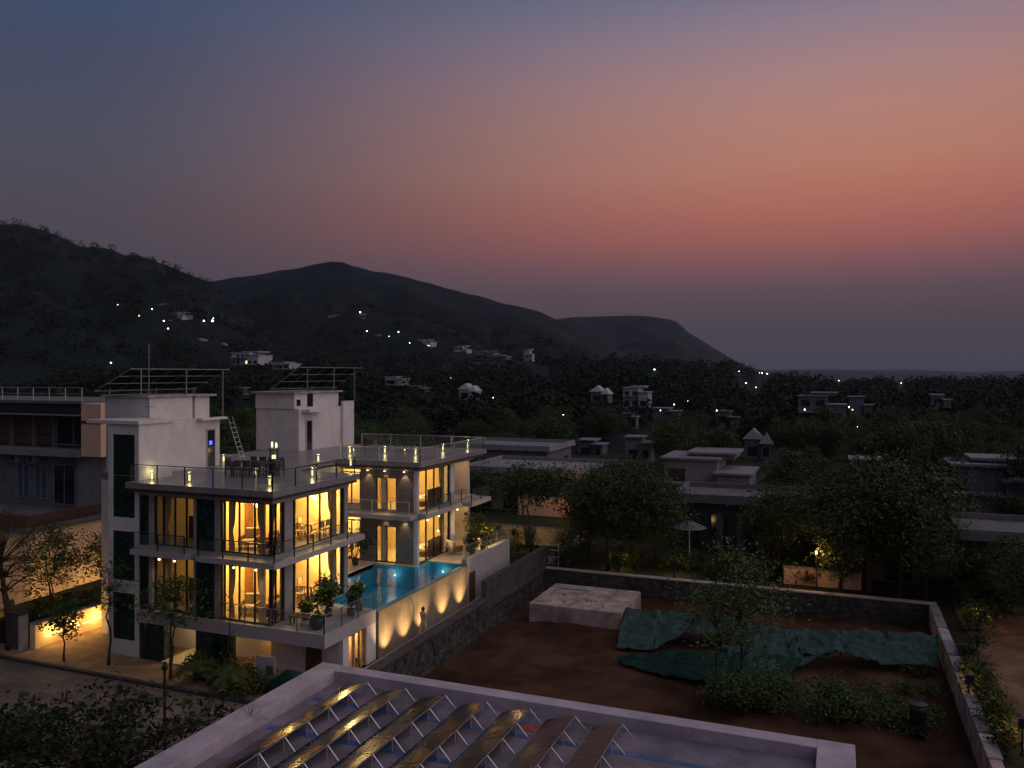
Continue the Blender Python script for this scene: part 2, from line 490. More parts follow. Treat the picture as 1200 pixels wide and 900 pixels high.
for name, (f, d0, D) in HILLS.items():
    lo, hi = -900, 1900
    n = 460
    rows = [d0 + (D-d0)*(i/34) for i in range(35)] + [D*(1+.35*i/5) for i in range(1, 6)]
    vs = []
    for d in rows:
        for i in range(n+1):
            px = lo + (hi-lo)*i/n
            vs.append(tuple(G(px, d, hillz(name, px, d))))
    q = np.array([(j*(n+1)+i, j*(n+1)+i+1, (j+1)*(n+1)+i+1, (j+1)*(n+1)+i) for j in range(len(rows)-1) for i in range(n)])
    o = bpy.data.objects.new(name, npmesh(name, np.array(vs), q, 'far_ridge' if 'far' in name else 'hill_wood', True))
    SC.collection.objects.link(o); tag(o, kind='structure')

# ------------------------------------------------------------------ trees
def tree_parts(seed, height, spread, trunk_r, leaves, leaf, flat=.62, base=.42, tips=46, bare=0.0, lean=(0, 0), clump=.16, stems=1, limb_sides=5):
    """tapered trunk and limbs, and a crown of leaf-sized faces gathered in uneven clumps"""
    r = random.Random(seed)
    wood = MB()
    joints = []
    for st in range(stems):
        a0 = r.uniform(0, 6.28); sp = .10*height if stems > 1 else 0
        p = [Vector((0, 0, -.05))]
        n = 6
        for i in range(1, n+1):
            t = i/n
            p.append(Vector((lean[0]*t*t + sp*t*math.cos(a0) + r.gauss(0, .018)*height*t, lean[1]*t*t + sp*t*math.sin(a0) + r.gauss(0, .018)*height*t, height*(base+.22)*t)))
        tr = trunk_r*(1 if stems == 1 else .7)
        wood.tube(p, [tr*(1.25 if i == 0 else 1-.11*i) for i in range(n+1)], 8)
        joints += [(q, tr*(1-.11*i)) for i, q in enumerate(p) if i >= 3]
    cz = height*(base + (1-base)*.5)
    tip_pts = []
    lob = [(r.uniform(0, 6.28), r.uniform(.72, 1.18)) for _ in range(5)]
    for k in range(tips):
        for _ in range(20):
            a = r.uniform(0, 6.28); u = r.random()**.5; zz = r.uniform(-.85, 1)
            lobe = 1 + .22*math.sin(lob[0][0] + 3*a) + .16*math.sin(lob[1][0] + 5*a)
            rad = spread*.5*u*lobe*math.sqrt(max(.05, 1-zz*zz*.9))
            if u > .35 or zz > .2: break
        tip_pts.append(Vector((lean[0]*.9 + rad*math.cos(a), lean[1]*.9 + rad*math.sin(a), cz + zz*height*(1-base)*.5*flat*1.5)))
    twigs = []
    for t in tip_pts:
        j, jr = min(joints, key=lambda q: (q[0]-t).length + max(0, q[0].z - t.z)*1.5)
        mid = j.lerp(t, .5) + Vector((r.gauss(0, .04), r.gauss(0, .04), r.uniform(.0, .10)))*spread
        br = min(jr*.55, trunk_r*.42)
        wood.tube([j, j.lerp(mid, .5) + Vector((0, 0, .01*spread)), mid, t], [br, br*.75, br*.5, br*.16], limb_sides, False)
        for _ in range(3):
            e = mid.lerp(t, r.uniform(.1, 1))
            f = e + Vector((r.gauss(0, 1), r.gauss(0, 1), r.gauss(.3, .7)))*spread*.085
            wood.tube([e, f], [br*.22, br*.08], 3, False)
            twigs.append(f)
    rs = np.random.RandomState(seed)
    cen = np.array([tuple(v) for v in tip_pts + twigs])
    keep = rs.rand(len(cen)) >= bare
    cen = cen[keep] if keep.any() else cen[:1]
    size = spread*clump*rs.uniform(.45, 1.15, len(cen))
    w = size**2; ids = rs.choice(len(cen), leaves, p=w/w.sum())
    pos = cen[ids] + rs.normal(0, 1, (leaves, 3))*size[ids][:, None]*np.array([.62, .62, .40])
    me_c = leafmesh(rs, pos, leaf)
    return wood, me_c
def leafmesh(rs, pos, leaf):
    n = len(pos)
    d = rs.normal(0, 1, (n, 3)); d[:, 2] = d[:, 2]*.55 - .15
    d /= np.linalg.norm(d, axis=1)[:, None]
    q = rs.normal(0, 1, (n, 3)); q[:, 2] *= .45
    q -= d*(q*d).sum(1)[:, None]; q /= np.linalg.norm(q, axis=1)[:, None]
    L = leaf*rs.uniform(.6, 1.35, n)[:, None]; W = L*rs.uniform(.32, .55, n)[:, None]
    up = np.cross(d, q)
    v = np.stack([pos - d*L*.5, pos + q*W*.5 - up*W*.12, pos + d*L*.5, pos - q*W*.5 - up*W*.12], 1).reshape(-1, 3)
    return v, np.arange(4*n).reshape(n, 4)
def make_tree(name, label, loc, seed, height, spread, trunk_r=.12, leaves=3000, leaf=.25, lm='leaf_mid', group=None, rz=0, cat='tree', **k):
    t = thing(name, label, cat, loc, group, rz)
    wood, (v, q) = tree_parts(seed, height, spread, trunk_r, leaves, leaf, **k)
    a = wood.build('trunk', 'bark', t, world=False, smooth=True)
    me = npmesh('crown', v, q, lm)
    c = bpy.data.objects.new('crown', me); SC.collection.objects.link(c); c.parent = t
    KIDS[t.name] = [a, c]
    return t
def make_bush(name, label, loc, seed, height, spread, leaves=900, leaf=.14, lm='leaf_mid', group=None, cat='shrub'):
    t = thing(name, label, cat, loc, group)
    r = random.Random(seed); w = MB(); cen = []
    for i in range(9):
        a = r.uniform(0, 6.28); k = r.uniform(.1, .5)*spread; z = height*r.uniform(.45, .9)
        e = Vector((k*math.cos(a), k*math.sin(a), z)); cen.append(tuple(e))
        w.tube([(0, 0, -.03), tuple(e*.5 + Vector((0, 0, z*.1))), tuple(e)], [.03, .02, .008], 4, False)
    s = w.build('stem', 'bark', t, world=False)
    rs = np.random.RandomState(seed); cen = np.array(cen)
    pos = cen[rs.randint(0, 9, leaves)] + rs.normal(0, 1, (leaves, 3))*np.array([spread*.16, spread*.16, height*.17])
    pos[:, 2] = np.abs(pos[:, 2])
    v, q = leafmesh(rs, pos, leaf)
    c = bpy.data.objects.new('foliage', npmesh('foliage', v, q, lm)); SC.collection.objects.link(c); c.parent = t
    KIDS[t.name] = [s, c]
    return t
# ------------------------------------------------------------------ the lit villa
F1, F2, RF = 2.65, 5.95, 9.2               # floor levels and terrace level
villa = thing('villa', 'lit white two-storey villa with dark green stone panels, roof terraces and pool', 'villa', (-30, 42, 0))
def vp(name, m, mb, parent=villa, **k): return mb.build(name, m, parent, **k)

def window(o, a0, a1, z0, z1, pos, cuts, parent=villa, fw=.055, name='window', fm='dark_metal', inward=1):
    "framed glazing in plane o at pos; cuts: mullion fractions; each pane is a sub-part"
    mb = MB(); p0, p1 = pos-.05, pos+.05
    mb.obox(o, a0, a1, p0, p1, z0, z0+fw); mb.obox(o, a0, a1, p0, p1, z1-fw, z1)
    es = [a0] + [a0+(a1-a0)*c for c in cuts] + [a1]
    xs = [a0+fw/2] + es[1:-1] + [a1-fw/2]
    for x in xs: mb.obox(o, x-fw/2, x+fw/2, p0-.002, p1+.002, z0+fw, z1-fw)
    w = mb.build(name, fm, parent)
    for l, r_ in zip(xs, xs[1:]):
        MB().obox(o, l+fw/2-.005, r_-fw/2+.005, pos-.006, pos+.006, z0+fw-.005, z1-fw+.005).build('pane', 'window_glass', w)
    return w
def railing(pts, z, h=.92, every=1.6, parent=villa, posts=True, rail='dark_metal', glass='rail_glass', pw=.05):
    "glass railing: handrail with posts and panes as sub-parts"
    mb = MB()
    segs = []
    for a, b in zip(pts, pts[1:]):
        a3, b3 = Vector((*a, z+h)), Vector((*b, z+h))
        mb.bar(a3, b3, .045, .035); segs.append((Vector((*a, z)), Vector((*b, z))))
    o = mb.build('railing', rail, parent)
    for a, b in segs:
        n = max(1, round((b-a).length/every))
        for i in range(n+1):
            p = a.lerp(b, i/n)
            if posts: MB().box(p.x-pw/2, p.x+pw/2, p.y-pw/2, p.y+pw/2, z, z+h-.018).build('railing_post', rail, o)
            if i < n:
                q = a.lerp(b, (i+1)/n); e = (q-p).normalized()*.06
                MB().bar(p+e+Vector((0,0,.06+(h-.14)/2)), q-e+Vector((0,0,.06+(h-.14)/2)), .012, h-.14).build('glass_panel', glass, o)
    return o

# --- tower with green stone panels
mb = MB()
mb.box(-35.5, -35.22, 31.92, 34.2, .1, 12.1); mb.box(-33.68, -33.4, 31.92, 34.2, .1, 12.1)
mb.box(-35.22, -33.68, 32.06, 34.2, .1, 12.1)
for z0, z1 in ((.1, .42+.5), (3.35, 4.0), (6.55, 7.25), (11.55, 12.1)): mb.box(-35.22, -33.68, 31.93, 32.06, z0, z1)
mb.box(-36.9, -33.3, 31.80, 34.3, 12.1, 12.28)
vp('tower_wall', 'white_wall', mb)
for z0, z1 in ((.92, 3.35), (4.0, 6.55), (7.25, 9.4), (9.43, 11.55)):
    vp('stone_panel', 'green_stone', MB().box(-35.2, -33.7, 31.98, 32.07, z0+.01, z1-.01))
# --- ground floor, front
mb = MB()
mb.box(-33.39, -22.0, 31.78, 36.3, 2.02, F1)                       # podium slab and fascia
vp('podium_slab', 'trim_white', mb)
mb = MB(); mb.box(-33.39, -29.6, 31.95, 32.2, 2.02+.64, 2.66+.003)
mb = MB()
mb.box(-33.4, -26.95, 34.0, 38.4, .1, 2.02)                         # solid ground-floor core
mb.box(-22.35, -22.003, 33.3, 33.8, .1, 2.018)                      # side wall around the lit door
mb.box(-22.35, -22.003, 35.4, 36.29, .1, 2.018)
mb.box(-26.2, -22.3, 34.6, 34.8, .1, 2.018)
mb.box(-26.95, -22.3, 36.1, 36.28, .1, 2.018)
mb.box(-26.2, -22.34, 33.31, 33.5, .1, 2.017)
vp('ground_wall', 'white_wall', mb)
vp('stone_panel', 'green_stone', MB().box(-33.3, -31.7, 31.9, 32.4, .12, 2.015))
vp('stone_panel', 'green_stone', MB().box(-29.6, -28.52, 31.84, 32.5, .12, F2-.5))
vp('stone_panel', 'green_stone', MB().box(-28.5, -27.6, 32.05, 32.4, .12, 2.015))
vp('door', 'dark_wood', MB().box(-24.1, -23.2, 33.25, 33.3, .12, 1.95))
vp('entrance_step', 'floor_tile', MB().box(-31.68, -29.62, 31.7, 33.9, .12, .24))
window('A', -31.3, -29.75, .26, 2.0, 33.95, [.5], name='door')
ew = vp('lit_recess', 'cream_wall', MB().box(-26.9, -26.3, 33.9, 33.98, .12, 2.0))
lamp('entrance_light', (-30.6, 32.9, 1.85), 60, (1, .7, .3), .08, parent=villa)
lamp('recess_light', (-26.6, 33.3, 1.85), 22, (1, .52, .12), .08, parent=villa)
# lit doorway in the side wall: a small lit room behind
vp('inner_wall', 'cream_wall', MB().box(-26.0, -25.9, 34.85, 36.05, .12, 2.0))
window('B', 33.82, 35.38, .14, 1.98, -22.15, [.35, .7], name='door', fm='wood')
lamp('store_light', (-23.6, 35.5, 1.75), 150, (1, .60, .15), parent=villa)
lamp('store_light', (-23.0, 34.2, 1.75), 90, (1, .5, .11), parent=villa)

# --- front block, two glazed floors
for fi, (z0, zt) in enumerate(((F1, 5.45), (F2, 8.5))):
    for x0, x1 in ((-32.76, -32.5), (-29.85, -29.6), (-28.52, -28.2)): vp('pilaster', 'pilaster_paint', MB().box(x0, x1, 31.95, 32.3, z0, zt))
    vp('pilaster', 'pilaster_paint', MB().box(-25.4, -25.1, 32.95, 33.58, z0, zt)); vp('pilaster', 'pilaster_paint', MB().box(-25.4, -25.08, 38.1, 38.45, z0, zt))
    vp('wall', 'white_wall', MB().box(-33.39, -25.4, 38.3, 38.45, z0, zt).box(-33.39, -33.25, 32.3, 38.3, z0, zt))
    mb = MB()                                                       # room linings
    mb.box(-33.24, -25.42, 38.2, 38.29, z0+.02, zt); mb.box(-33.24, -33.16, 32.4, 38.2, z0+.02, zt)
    mb.box(-29.15, -29.0, 32.35, 38.2, z0+.02, zt); mb.box(-29.0, -26.6, 35.4, 35.52, z0+.02, zt)
    vp('inner_wall', 'cream_wall', mb)
    vp('inner_floor', 'floor_tile', MB().box(-33.2, -25.15, 32.1, 38.25, z0+.004, z0+.03))
    vp('ceiling', 'ceiling_paint', MB().box(-33.2, -25.15, 32.1, 38.25, zt-.06, zt-.02))
    if fi: vp('stone_panel', 'green_stone', MB().box(-29.6, -28.52, 31.9, 32.3, F2+.003, 8.5))
    vp('stone_panel', 'green_stone', MB().box(-33.3, -32.77, 31.9, 32.3, z0+.02, zt))
    window('A', -32.5, -29.85, z0+.03, zt, 32.12, [.22, .5, .78])
    window('A', -28.2, -25.12, z0+.03, zt, 32.06, [.07, .36, .66, .95])
    window('B', 32.12, 32.95, z0+.03, zt, -25.2, [.3])
    window('B', 33.58, 38.1, z0+.03, zt, -25.2, [.05, .3, .53, .76, .97])
mb = MB()
mb.box(-33.395, -25.0, 31.9, 38.5, 5.45, F2)
vp('floor_slab', 'trim_white', mb)
mb = MB()
mb.box(-28.95, -24.35, 31.2, 31.898, 5.58, 5.86); mb.box(-24.998, -24.35, 31.898, 39.0, 5.58, 5.86)
mb.box(-33.3, -29.72, 31.25, 31.897, 5.58, 5.86)
vp('balcony_slab', 'trim_white', mb)
mb = MB(); mb.box(-33.39, -25.02, 31.93, 38.45, 8.5, 8.74)
vp('roof_beam', 'trim_white', mb)
vp('shadow_gap', 'brown_clad', MB().box(-33.6, -24.62, 31.42, 38.6, 8.741, 8.90))
vp('terrace_slab', 'terrace_tile', MB().box(-33.66, -24.5, 31.3, 38.72, 8.901, RF))
railing([(-33.2, 31.28), (-29.8, 31.28)], 5.86, .85, 1.8)
railing([(-28.9, 31.26), (-24.42, 31.26), (-24.42, 38.9)], 5.86, .88, 1.55)
railing([(-28.1, 31.86), (-22.08, 31.86), (-22.08, 36.2)], F1, .88, 1.35, rail='grey_metal')
railing([(-33.5, 31.5), (-24.7, 31.5), (-24.7, 38.5)], RF, .9, 1.95)
for x in (-27.2, -25.9): 
    vp('downlight', 'warm_bulb', MB().lathe((x, 31.78, 5.30), [(.045, 0), (.045, .05)], 8)); vp('downlight_stem', 'dark_metal', MB().tube([(x, 31.78, 5.351), (x, 31.78, 5.579)], .012, 5))
    lamp('downlight_beam', (x, 31.72, 5.25), 22, kind='SPOT', spot=R(120), parent=villa)
for x in (-31.9, -30.9):
    vp('downlight', 'warm_bulb', MB().lathe((x, 31.78, 5.30), [(.045, 0), (.045, .05)], 8)); vp('downlight_stem', 'dark_metal', MB().tube([(x, 31.78, 5.351), (x, 31.78, 5.579)], .012, 5))
    lamp('downlight_beam', (x, 31.72, 5.25), 26, kind='SPOT', spot=R(120), parent=villa)
# --- wing joining the blocks behind the court, and its roof
vp('wing_wall', 'white_wall', MB().box(-38.6, -30.2, 38.5, 45.45, .1, 8.75))
vp('terrace_slab', 'terrace_tile', MB().box(-38.7, -30.0, 38.722, 44.85, 8.9, RF-.004))
vp('wing_wall', 'white_wall', MB().box(-38.6, -33.68, 34.25, 38.5, .1, 8.75))
vp('terrace_slab', 'terrace_tile', MB().box(-38.7, -33.662, 34.25, 38.72, 8.76, RF-.008))
# --- stair room on the front terrace
mb = MB()
mb.box(-38.2, -34.7, 34.2, 39.3, RF, 12.05)
mb.box(-35.5, -34.55, 34.02, 34.198, RF, 12.3)
mb.box(-34.698, -34.3, 37.4, 39.5, 11.98, 12.12)
vp('stair_room_wall', 'white_wall', mb)
mb = MB()
mb.box(-38.4, -35.2, 34.3, 37.6, 12.06, 13.4); mb.box(-38.2, -35.3, 37.9, 39.1, 12.06, 13.35)
vp('tank_room_wall', 'white_wall', mb)
mb = MB(); mb.box(-38.5, -35.05, 34.1, 37.75, 13.401, 13.52); mb.box(-38.3, -35.1, 37.8, 39.5, 13.36, 13.49)
vp('tank_room_roof', 'concrete', mb)
sd_ = vp('door', 'trim_white', MB().box(-34.695, -34.66, 38.18, 38.25, RF, 11.35).box(-34.695, -34.66, 38.85, 38.92, RF, 11.35).box(-34.695, -34.66, 38.18, 38.92, 11.35, 11.42))
vp('door_glass', 'dark_glass', MB().box(-34.69, -34.672, 38.25, 38.85, RF+.02, 11.35), sd_)
vp('blue_indicator', 'blue_lamp', MB().box(-34.672, -34.66, 38.4, 38.62, 10.5, 10.72), sd_)
vp('water_pipe', 'grey_metal', MB().tube([(-34.66, 34.5, RF), (-34.66, 34.5, 12.3)], .03, 6))
# --- back block with clad walls
for fi, (z0, zt) in enumerate(((F1, 5.45), (F2, 8.55))):
    mb = MB()
    mb.box(-28.75, -27.6, 45.5, 45.7, z0, zt); mb.box(-26.1, -24.85, 45.5, 45.7, z0, zt); mb.box(-27.6, -26.1, 45.52, 45.7, zt-.45, zt)
    vp('clad_wall', 'taupe_clad', mb)
    mb = MB()
    mb.box(-24.85, -24.6, 45.49, 45.78, z0, zt); mb.box(-25.1, -24.58, 50.2, 50.8, z0, zt)
    mb.box(-30.2, -28.75, 45.51, 45.7, z0, z0+.3) if fi else mb.box(-30.2, -28.75, 45.51, 45.7, z0, z0+.06)
    vp('wall', 'white_wall', mb)
    mb = MB()
    mb.box(-30.2, -24.9, 50.25, 50.4, z0+.02, zt); mb.box(-30.3, -30.2, 45.7, 50.25, z0+.02, zt)
    vp('inner_wall', 'cream_wall', mb)
    vp('end_wall', 'white_wall', MB().box(-30.2, -25.0, 54.0, 54.2, z0, zt))
    vp('inner_floor', 'floor_tile', MB().box(-30.2, -24.7, 45.7, 54.0, z0+.004, z0+.03))
    vp('ceiling', 'ceiling_paint', MB().box(-30.2, -24.7, 45.7, 54.1, zt-.06, zt-.02))
    window('A', -27.6, -26.1, z0+.03, zt-.45, 45.58, [.52], name='door')
    window('A', -30.15, -28.76, z0+.3 if fi else z0+.06, zt-.2, 45.58, [.5])
    window('B', 45.78, 50.2, z0+.03, zt, -24.72, [.25, .5, .74])
    window('B', 51.2, 53.6, z0+.03, zt-.3, -26.3, [.33, .66], name='door')
mb = MB(); mb.box(-38.6, -24.6, 45.48, 54.3, 5.45, F2); mb.box(-24.598, -24.0, 45.6, 54.2, 5.6, 5.88); mb.box(-23.998, -23.3, 50.9, 54.2, 5.6, 5.88)
mb.box(-30.1, -24.61, 44.55, 45.478, 5.6, 5.86)
vp('floor_slab', 'trim_white', mb)
mb = MB(); mb.box(-38.6, -30.31, 45.5, 54.3, .1, 5.44); mb.box(-38.6, -30.31, 45.5, 54.3, F2+.01, 8.7); mb.box(-30.3, -22.5, 47.2, 54.3, .1, F1-.002)
mb.box(-30.3, -27.6, 45.5, 47.2, .1, F1-.003)
vp('wall', 'white_wall', mb)
vp('roof_beam', 'trim_white', MB().box(-38.6, -24.62, 45.45, 54.3, 8.56, 8.74))
vp('shadow_gap', 'brown_clad', MB().box(-38.6, -24.1, 44.95, 54.9, 8.741, 8.90))
vp('terrace_slab', 'terrace_tile', MB().box(-38.7, -24.0, 44.852, 55.0, 8.901, RF))
railing([(-30.0, 44.65), (-24.7, 44.65)], 5.86, .88, 1.3, rail='aluminium')
railing([(-24.05, 45.7), (-24.05, 50.8), (-23.38, 51.0), (-23.38, 54.1)], 5.88, .88, 1.5, rail='dark_metal')
railing([(-30.0, 45.1), (-24.2, 45.1), (-24.2, 54.8)], RF, .85, 2.4, rail='aluminium')
railing([(-24.2, 54.8), (-34.5, 54.8)], RF, .85, 2.4, rail='aluminium')
for z, xs in ((8.5, (-28.1, -26.85, -25.45)), (5.52, (-26.85, -25.45))):
    for x in xs:
        over = abs(x+26.85) < .01
        vp('downlight', 'warm_bulb', MB().lathe((x, 45.32, z), [(.05, 0), (.05, .02)], 8))
        lamp('downlight_beam', (x, 45.3, z-.05), 16 if over else 26, (1, .7, .38), .03, villa, 'SPOT', R(78), .5, (0, .22, -1))
for y in (46.6, 48.2, 51.0):
    vp('downlight', 'warm_bulb', MB().lathe((-24.45, y, 5.32), [(.045, 0), (.045, .05)], 8)); vp('downlight_stem', 'dark_metal', MB().tube([(-24.45, y, 5.371), (-24.45, y, 5.599)], .012, 5))
    lamp('downlight_beam', (-24.25, y, 5.5), 22, (1, .66, .32), .03, villa, 'SPOT', R(110), .6, (-.1, 0, -1))
# --- second stair room
mb = MB()
mb.box(-39.3, -35.6, 48.3, 54.0, RF, 12.2); mb.box(-35.598, -35.4, 53.6, 55.1, RF, 12.6); mb.box(-39.3, -35.9, 48.2, 53.7, 12.2, 13.3)
mb.box(-35.9, -34.9, 48.6, 50.6, 11.95, 12.15)
vp('stair_room_wall', 'white_wall', mb)
vp('tank_room_roof', 'concrete', MB().box(-39.5, -35.7, 47.9, 54.0, 13.3, 13.42))
sd_ = vp('door', 'trim_white', MB().box(-35.596, -35.55, 49.1, 49.2, RF, 11.3).box(-35.596, -35.55, 49.8, 49.9, RF, 11.3).box(-35.596, -35.55, 49.1, 49.9, 11.3, 11.38))
vp('door_glass', 'dark_glass', MB().box(-35.596, -35.565, 49.2, 49.8, RF+.02, 11.3), sd_)
vp('window', 'dark_glass', MB().box(-35.905, -35.89, 48.45, 48.9, 12.4, 12.85))
vp('window', 'dark_glass', MB().box(-35.905, -35.89, 49.7, 50.4, 12.3, 13.25))

# --- pool and deck
mb = MB()
mb.box(-27.9, -22.02, 36.3, 36.5, F1-1.4, F1-.02); mb.box(-22.3, -22.02, 36.5, 46.9, F1-1.4, F1-.12); mb.box(-27.9, -27.5, 36.5, 45.2, F1-1.4, F1-.02)
mb.box(-27.5, -24.45, 45.0, 45.2, F1-1.4, F1-.02); mb.box(-24.6, -24.4, 45.2, 46.9, F1-1.4, F1-.02); mb.box(-24.4, -22.3, 46.9, 47.15, F1-1.4, F1-.02)
mb.box(-27.9, -22.02, 36.3, 47.15, F1-1.55, F1-1.401)
vp('pool_basin', 'pool_tile', mb)
vp('pool_wall', 'pool_plaster', MB().box(-22.016, -21.88, 36.35, 47.15, .1, F1-.11))
vp('pool_water', 'pool_water', MB().add([(-27.5, 36.5, F1-.13), (-22.3, 36.5, F1-.13), (-22.3, 46.9, F1-.13), (-24.4, 46.9, F1-.13), (-24.4, 45.0, F1-.13), (-27.5, 45.0, F1-.13)], [(0,1,2,3,4,5)]))
mb = MB(); mb.box(-30.2, -27.5, 38.5, 45.48, F1-.3, F1+.01); mb.box(-25.0, -22.3, 47.0, 54.2, F1-.3, F1+.01); mb.box(-27.5, -25.2, 39.2, 40.4, F1-.3, F1+.03)
mb.box(-27.5, -24.42, 45.2, 45.478, F1-.019, F1+.02)
vp('pool_deck', 'floor_tile', mb)
vp('pool_wall', 'trim_white', MB().box(-22.296, -21.9, 47.16, 54.3, .1, F1+.25))
vp('door', 'dark_wood', MB().box(-21.9, -21.87, 47.4, 48.3, .12, 2.0))
vp('drain_pipe', 'brown_clad', MB().tube([(-21.95, 36.6, .1), (-21.95, 36.6, 2.5)], .06, 8))
railing([(-22.1, 47.3), (-22.1, 54.2)], F1+.25, .8, 1.7, rail='grey_metal')
for x, y, ix, iy in ((-25.9, 44.97, 0, -.3), (-23.5, 46.87, 0, -.3), (-27.47, 42.2, .3, 0), (-24.6, 36.53, 0, .3), (-22.33, 41.5, -.3, 0)):
    vp('underwater_light', 'pool_lamp', MB().lathe((x, y, F1-.62), [(.06, 0), (.06, .1)], 8))
    lamp('underwater_beam', (x+ix, y+iy, F1-.55), 13, (.5, .85, 1), .3, villa)
for y in (37.0, 39.0, 40.9, 43.6, 46.0):
    vp('uplight', 'pot_dark', MB().lathe((-21.05, y, .1), [(.07, 0), (.06, .09)], 8))
    lamp('uplight_beam', (-21.05, y, .2), 700, (1, .68, .28), .05, villa, 'SPOT', R(86), 1.0, (-.62, 0, 1))

# ------------------------------------------------------------------ solar canopies on the stair rooms
def canopy(name, label, x_hi, z_hi, x_lo, z_lo, y0, y1, feet):
    t = thing(name, label, 'solar canopy', (x_hi, y0, 13.4))
    mb = MB()
    n = 5
    for i in range(n+1):
        y = y0+(y1-y0)*i/n; mb.bar((x_hi, y, z_hi-.05), (x_lo, y, z_lo-.05), .05, .06)
    for k in (0, .33, .66, 1):
        mb.bar((x_hi+(x_lo-x_hi)*k, y0-.1, z_hi+(z_lo-z_hi)*k-.09), (x_hi+(x_lo-x_hi)*k, y1+.1, z_hi+(z_lo-z_hi)*k-.09), .05)
    mb.build('frame', 'grey_metal', t)
    for y, zf in feet: 
        MB().box(x_hi-.03, x_hi+.03, y-.03, y+.03, zf, z_hi-.06).build('post', 'grey_metal', t)
        MB().box(x_lo+.3, x_lo+.36, y-.03, y+.03, 13.45, z_lo+.05).build('post', 'grey_metal', t)
        MB().bar((x_hi, y, z_hi-.5), (x_hi+(x_lo-x_hi)*.35, y, z_hi+(z_lo-z_hi)*.35-.08), .035).build('brace', 'grey_metal', t)
    m = 6
    for i in range(m):
        for k0, k1 in ((.0, .49), (.51, 1.0)):
            ya, yb = y0+(y1-y0)*i/m+.02, y0+(y1-y0)*(i+1)/m-.02
            a = lambda k, y, dz: (x_hi+(x_lo-x_hi)*k, y, z_hi+(z_lo-z_hi)*k+dz)
            q = MB(); q.add([a(k0,ya,0), a(k0,yb,0), a(k1,yb,0), a(k1,ya,0), a(k0,ya,.035), a(k0,yb,.035), a(k1,yb,.035), a(k1,ya,.035)],
                            [(0,1,2,3),(7,6,5,4),(0,4,5,1),(1,5,6,2),(2,6,7,3),(3,7,4,0)])
            q.build('solar_panel', 'panel_back', t)
    return t
canopy('solar_canopy', 'steel-framed solar panel canopy with mast over the stair room beside the green tower', -35.0, 15.05, -37.6, 13.85, 33.0, 40.4, [(33.6, 13.5), (36.9, 13.5), (39.9, 12.15)])
canopy('solar_canopy', 'steel-framed solar panel canopy over the narrow stair room with a small square window', -35.3, 15.25, -37.7, 13.7, 48.0, 56.0, [(48.9, 13.4), (52.2, 13.4), (55.0, 12.6)])
m_ = thing('antenna_mast', 'thin grey mast rising above the solar canopy beside the tower', 'mast', (-34.75, 33.9, 12.28))
MB().tube([(-34.75, 33.9, 12.28), (-34.75, 33.9, 16.3)], .03, 6).build('pole', 'grey_metal', m_)
MB().box(-35.05, -34.45, 33.88, 33.92, 12.9, 12.93).build('bracket', 'grey_metal', m_)
ld = thing('ladder', 'metal ladder leaning on the end of the terrace stair room', 'ladder', (-34.0, 39.9, RF))
for y in (39.65, 40.05): MB().bar((-33.6, y+.35, RF), (-34.3, y-.1, 12.1), .04).build('rail', 'aluminium', ld)
for k in range(9):
    f = (k+.7)/10; MB().bar((-33.6-.7*f, 40.0-.45*f, RF+2.9*f), (-33.6-.7*f, 40.4-.45*f, RF+2.9*f), .03).build('rung', 'aluminium', ld)

# ------------------------------------------------------------------ furniture seen through the glazing
def make_bed(name, label, x, y, z, rz=0):
    t = thing(name, label, 'bed', (x, y, z), None, rz)
    MB().box(-.9, .9, -1.05, 1.0, .08, .32).build('base', 'dark_wood', t, world=False)
    MB().box(-.86, .86, -1.02, .95, .32, .56).build('mattress', 'linen', t, world=False, bevel=.06)
    MB().box(-1.0, 1.0, 1.0, 1.08, 0, 1.15).build('headboard', 'dark_wood', t, world=False, bevel=.02)
    MB().box(-.88, .88, -1.04, -.25, .5, .6).build('blanket', 'upholstery', t, world=False, bevel=.03)
    for s in (-1, 1): MB().box(s*.44-.3, s*.44+.3, .5, .92, .57, .74).build('pillow', 'linen', t, world=False, bevel=.07)
    return t
def make_armchair(label, x, y, z, rz=0, m='upholstery', group=None):
    t = thing('armchair', label, 'armchair', (x, y, z), group, rz)
    MB().box(-.36, .36, -.36, .34, .2, .45).build('seat', m, t, world=False, bevel=.06)
    MB().box(-.38, .38, .28, .46, .4, .95).build('backrest', m, t, world=False, bevel=.06)
    for s in (-1, 1):
        MB().box(s*.42-.06, s*.42+.06, -.36, .4, .2, .62).build('armrest', 'wood', t, world=False, bevel=.02)
        for q in (-.3, .34): MB().bar((s*.34, q, 0), (s*.32, q*.95, .22), .045).build('leg', 'dark_wood', t, world=False)
    return t
def make_chair(label, x, y, z, rz=0, m='wood', group=None, fabric='upholstery'):
    t = thing('dining_chair', label, 'chair', (x, y, z), group, rz)
    MB().box(-.22, .22, -.22, .22, .42, .48).build('seat', fabric, t, world=False, bevel=.02)
    b = MB().grid(lambda u, v: ((u-.5)*.42, .22+.03*v-.05*math.sin(math.pi*u), .55+.35*v), 6, 3); b.build('backrest', fabric, t, world=False, smooth=True)
    for s in (-1, 1):
        MB().bar((s*.2, -.2, 0), (s*.19, -.18, .42), .035).build('leg', m, t, world=False)
        MB().bar((s*.2, .22, 0), (s*.2, .24, .92), .035).build('leg', m, t, world=False)
    return t
def make_table(label, x, y, z, w=1.3, d=.8, h=.75, m='wood', cat='table'):
    t = thing('table', label, cat, (x, y, z))
    MB().box(-w/2, w/2, -d/2, d/2, h-.05, h).build('tabletop', m, t, world=False, bevel=.01)
    for i in (-1, 1):
        for j in (-1, 1): MB().bar((i*(w/2-.08), j*(d/2-.08), 0), (i*(w/2-.08), j*(d/2-.08), h-.05), .06).build('leg', m, t, world=False)
    return t
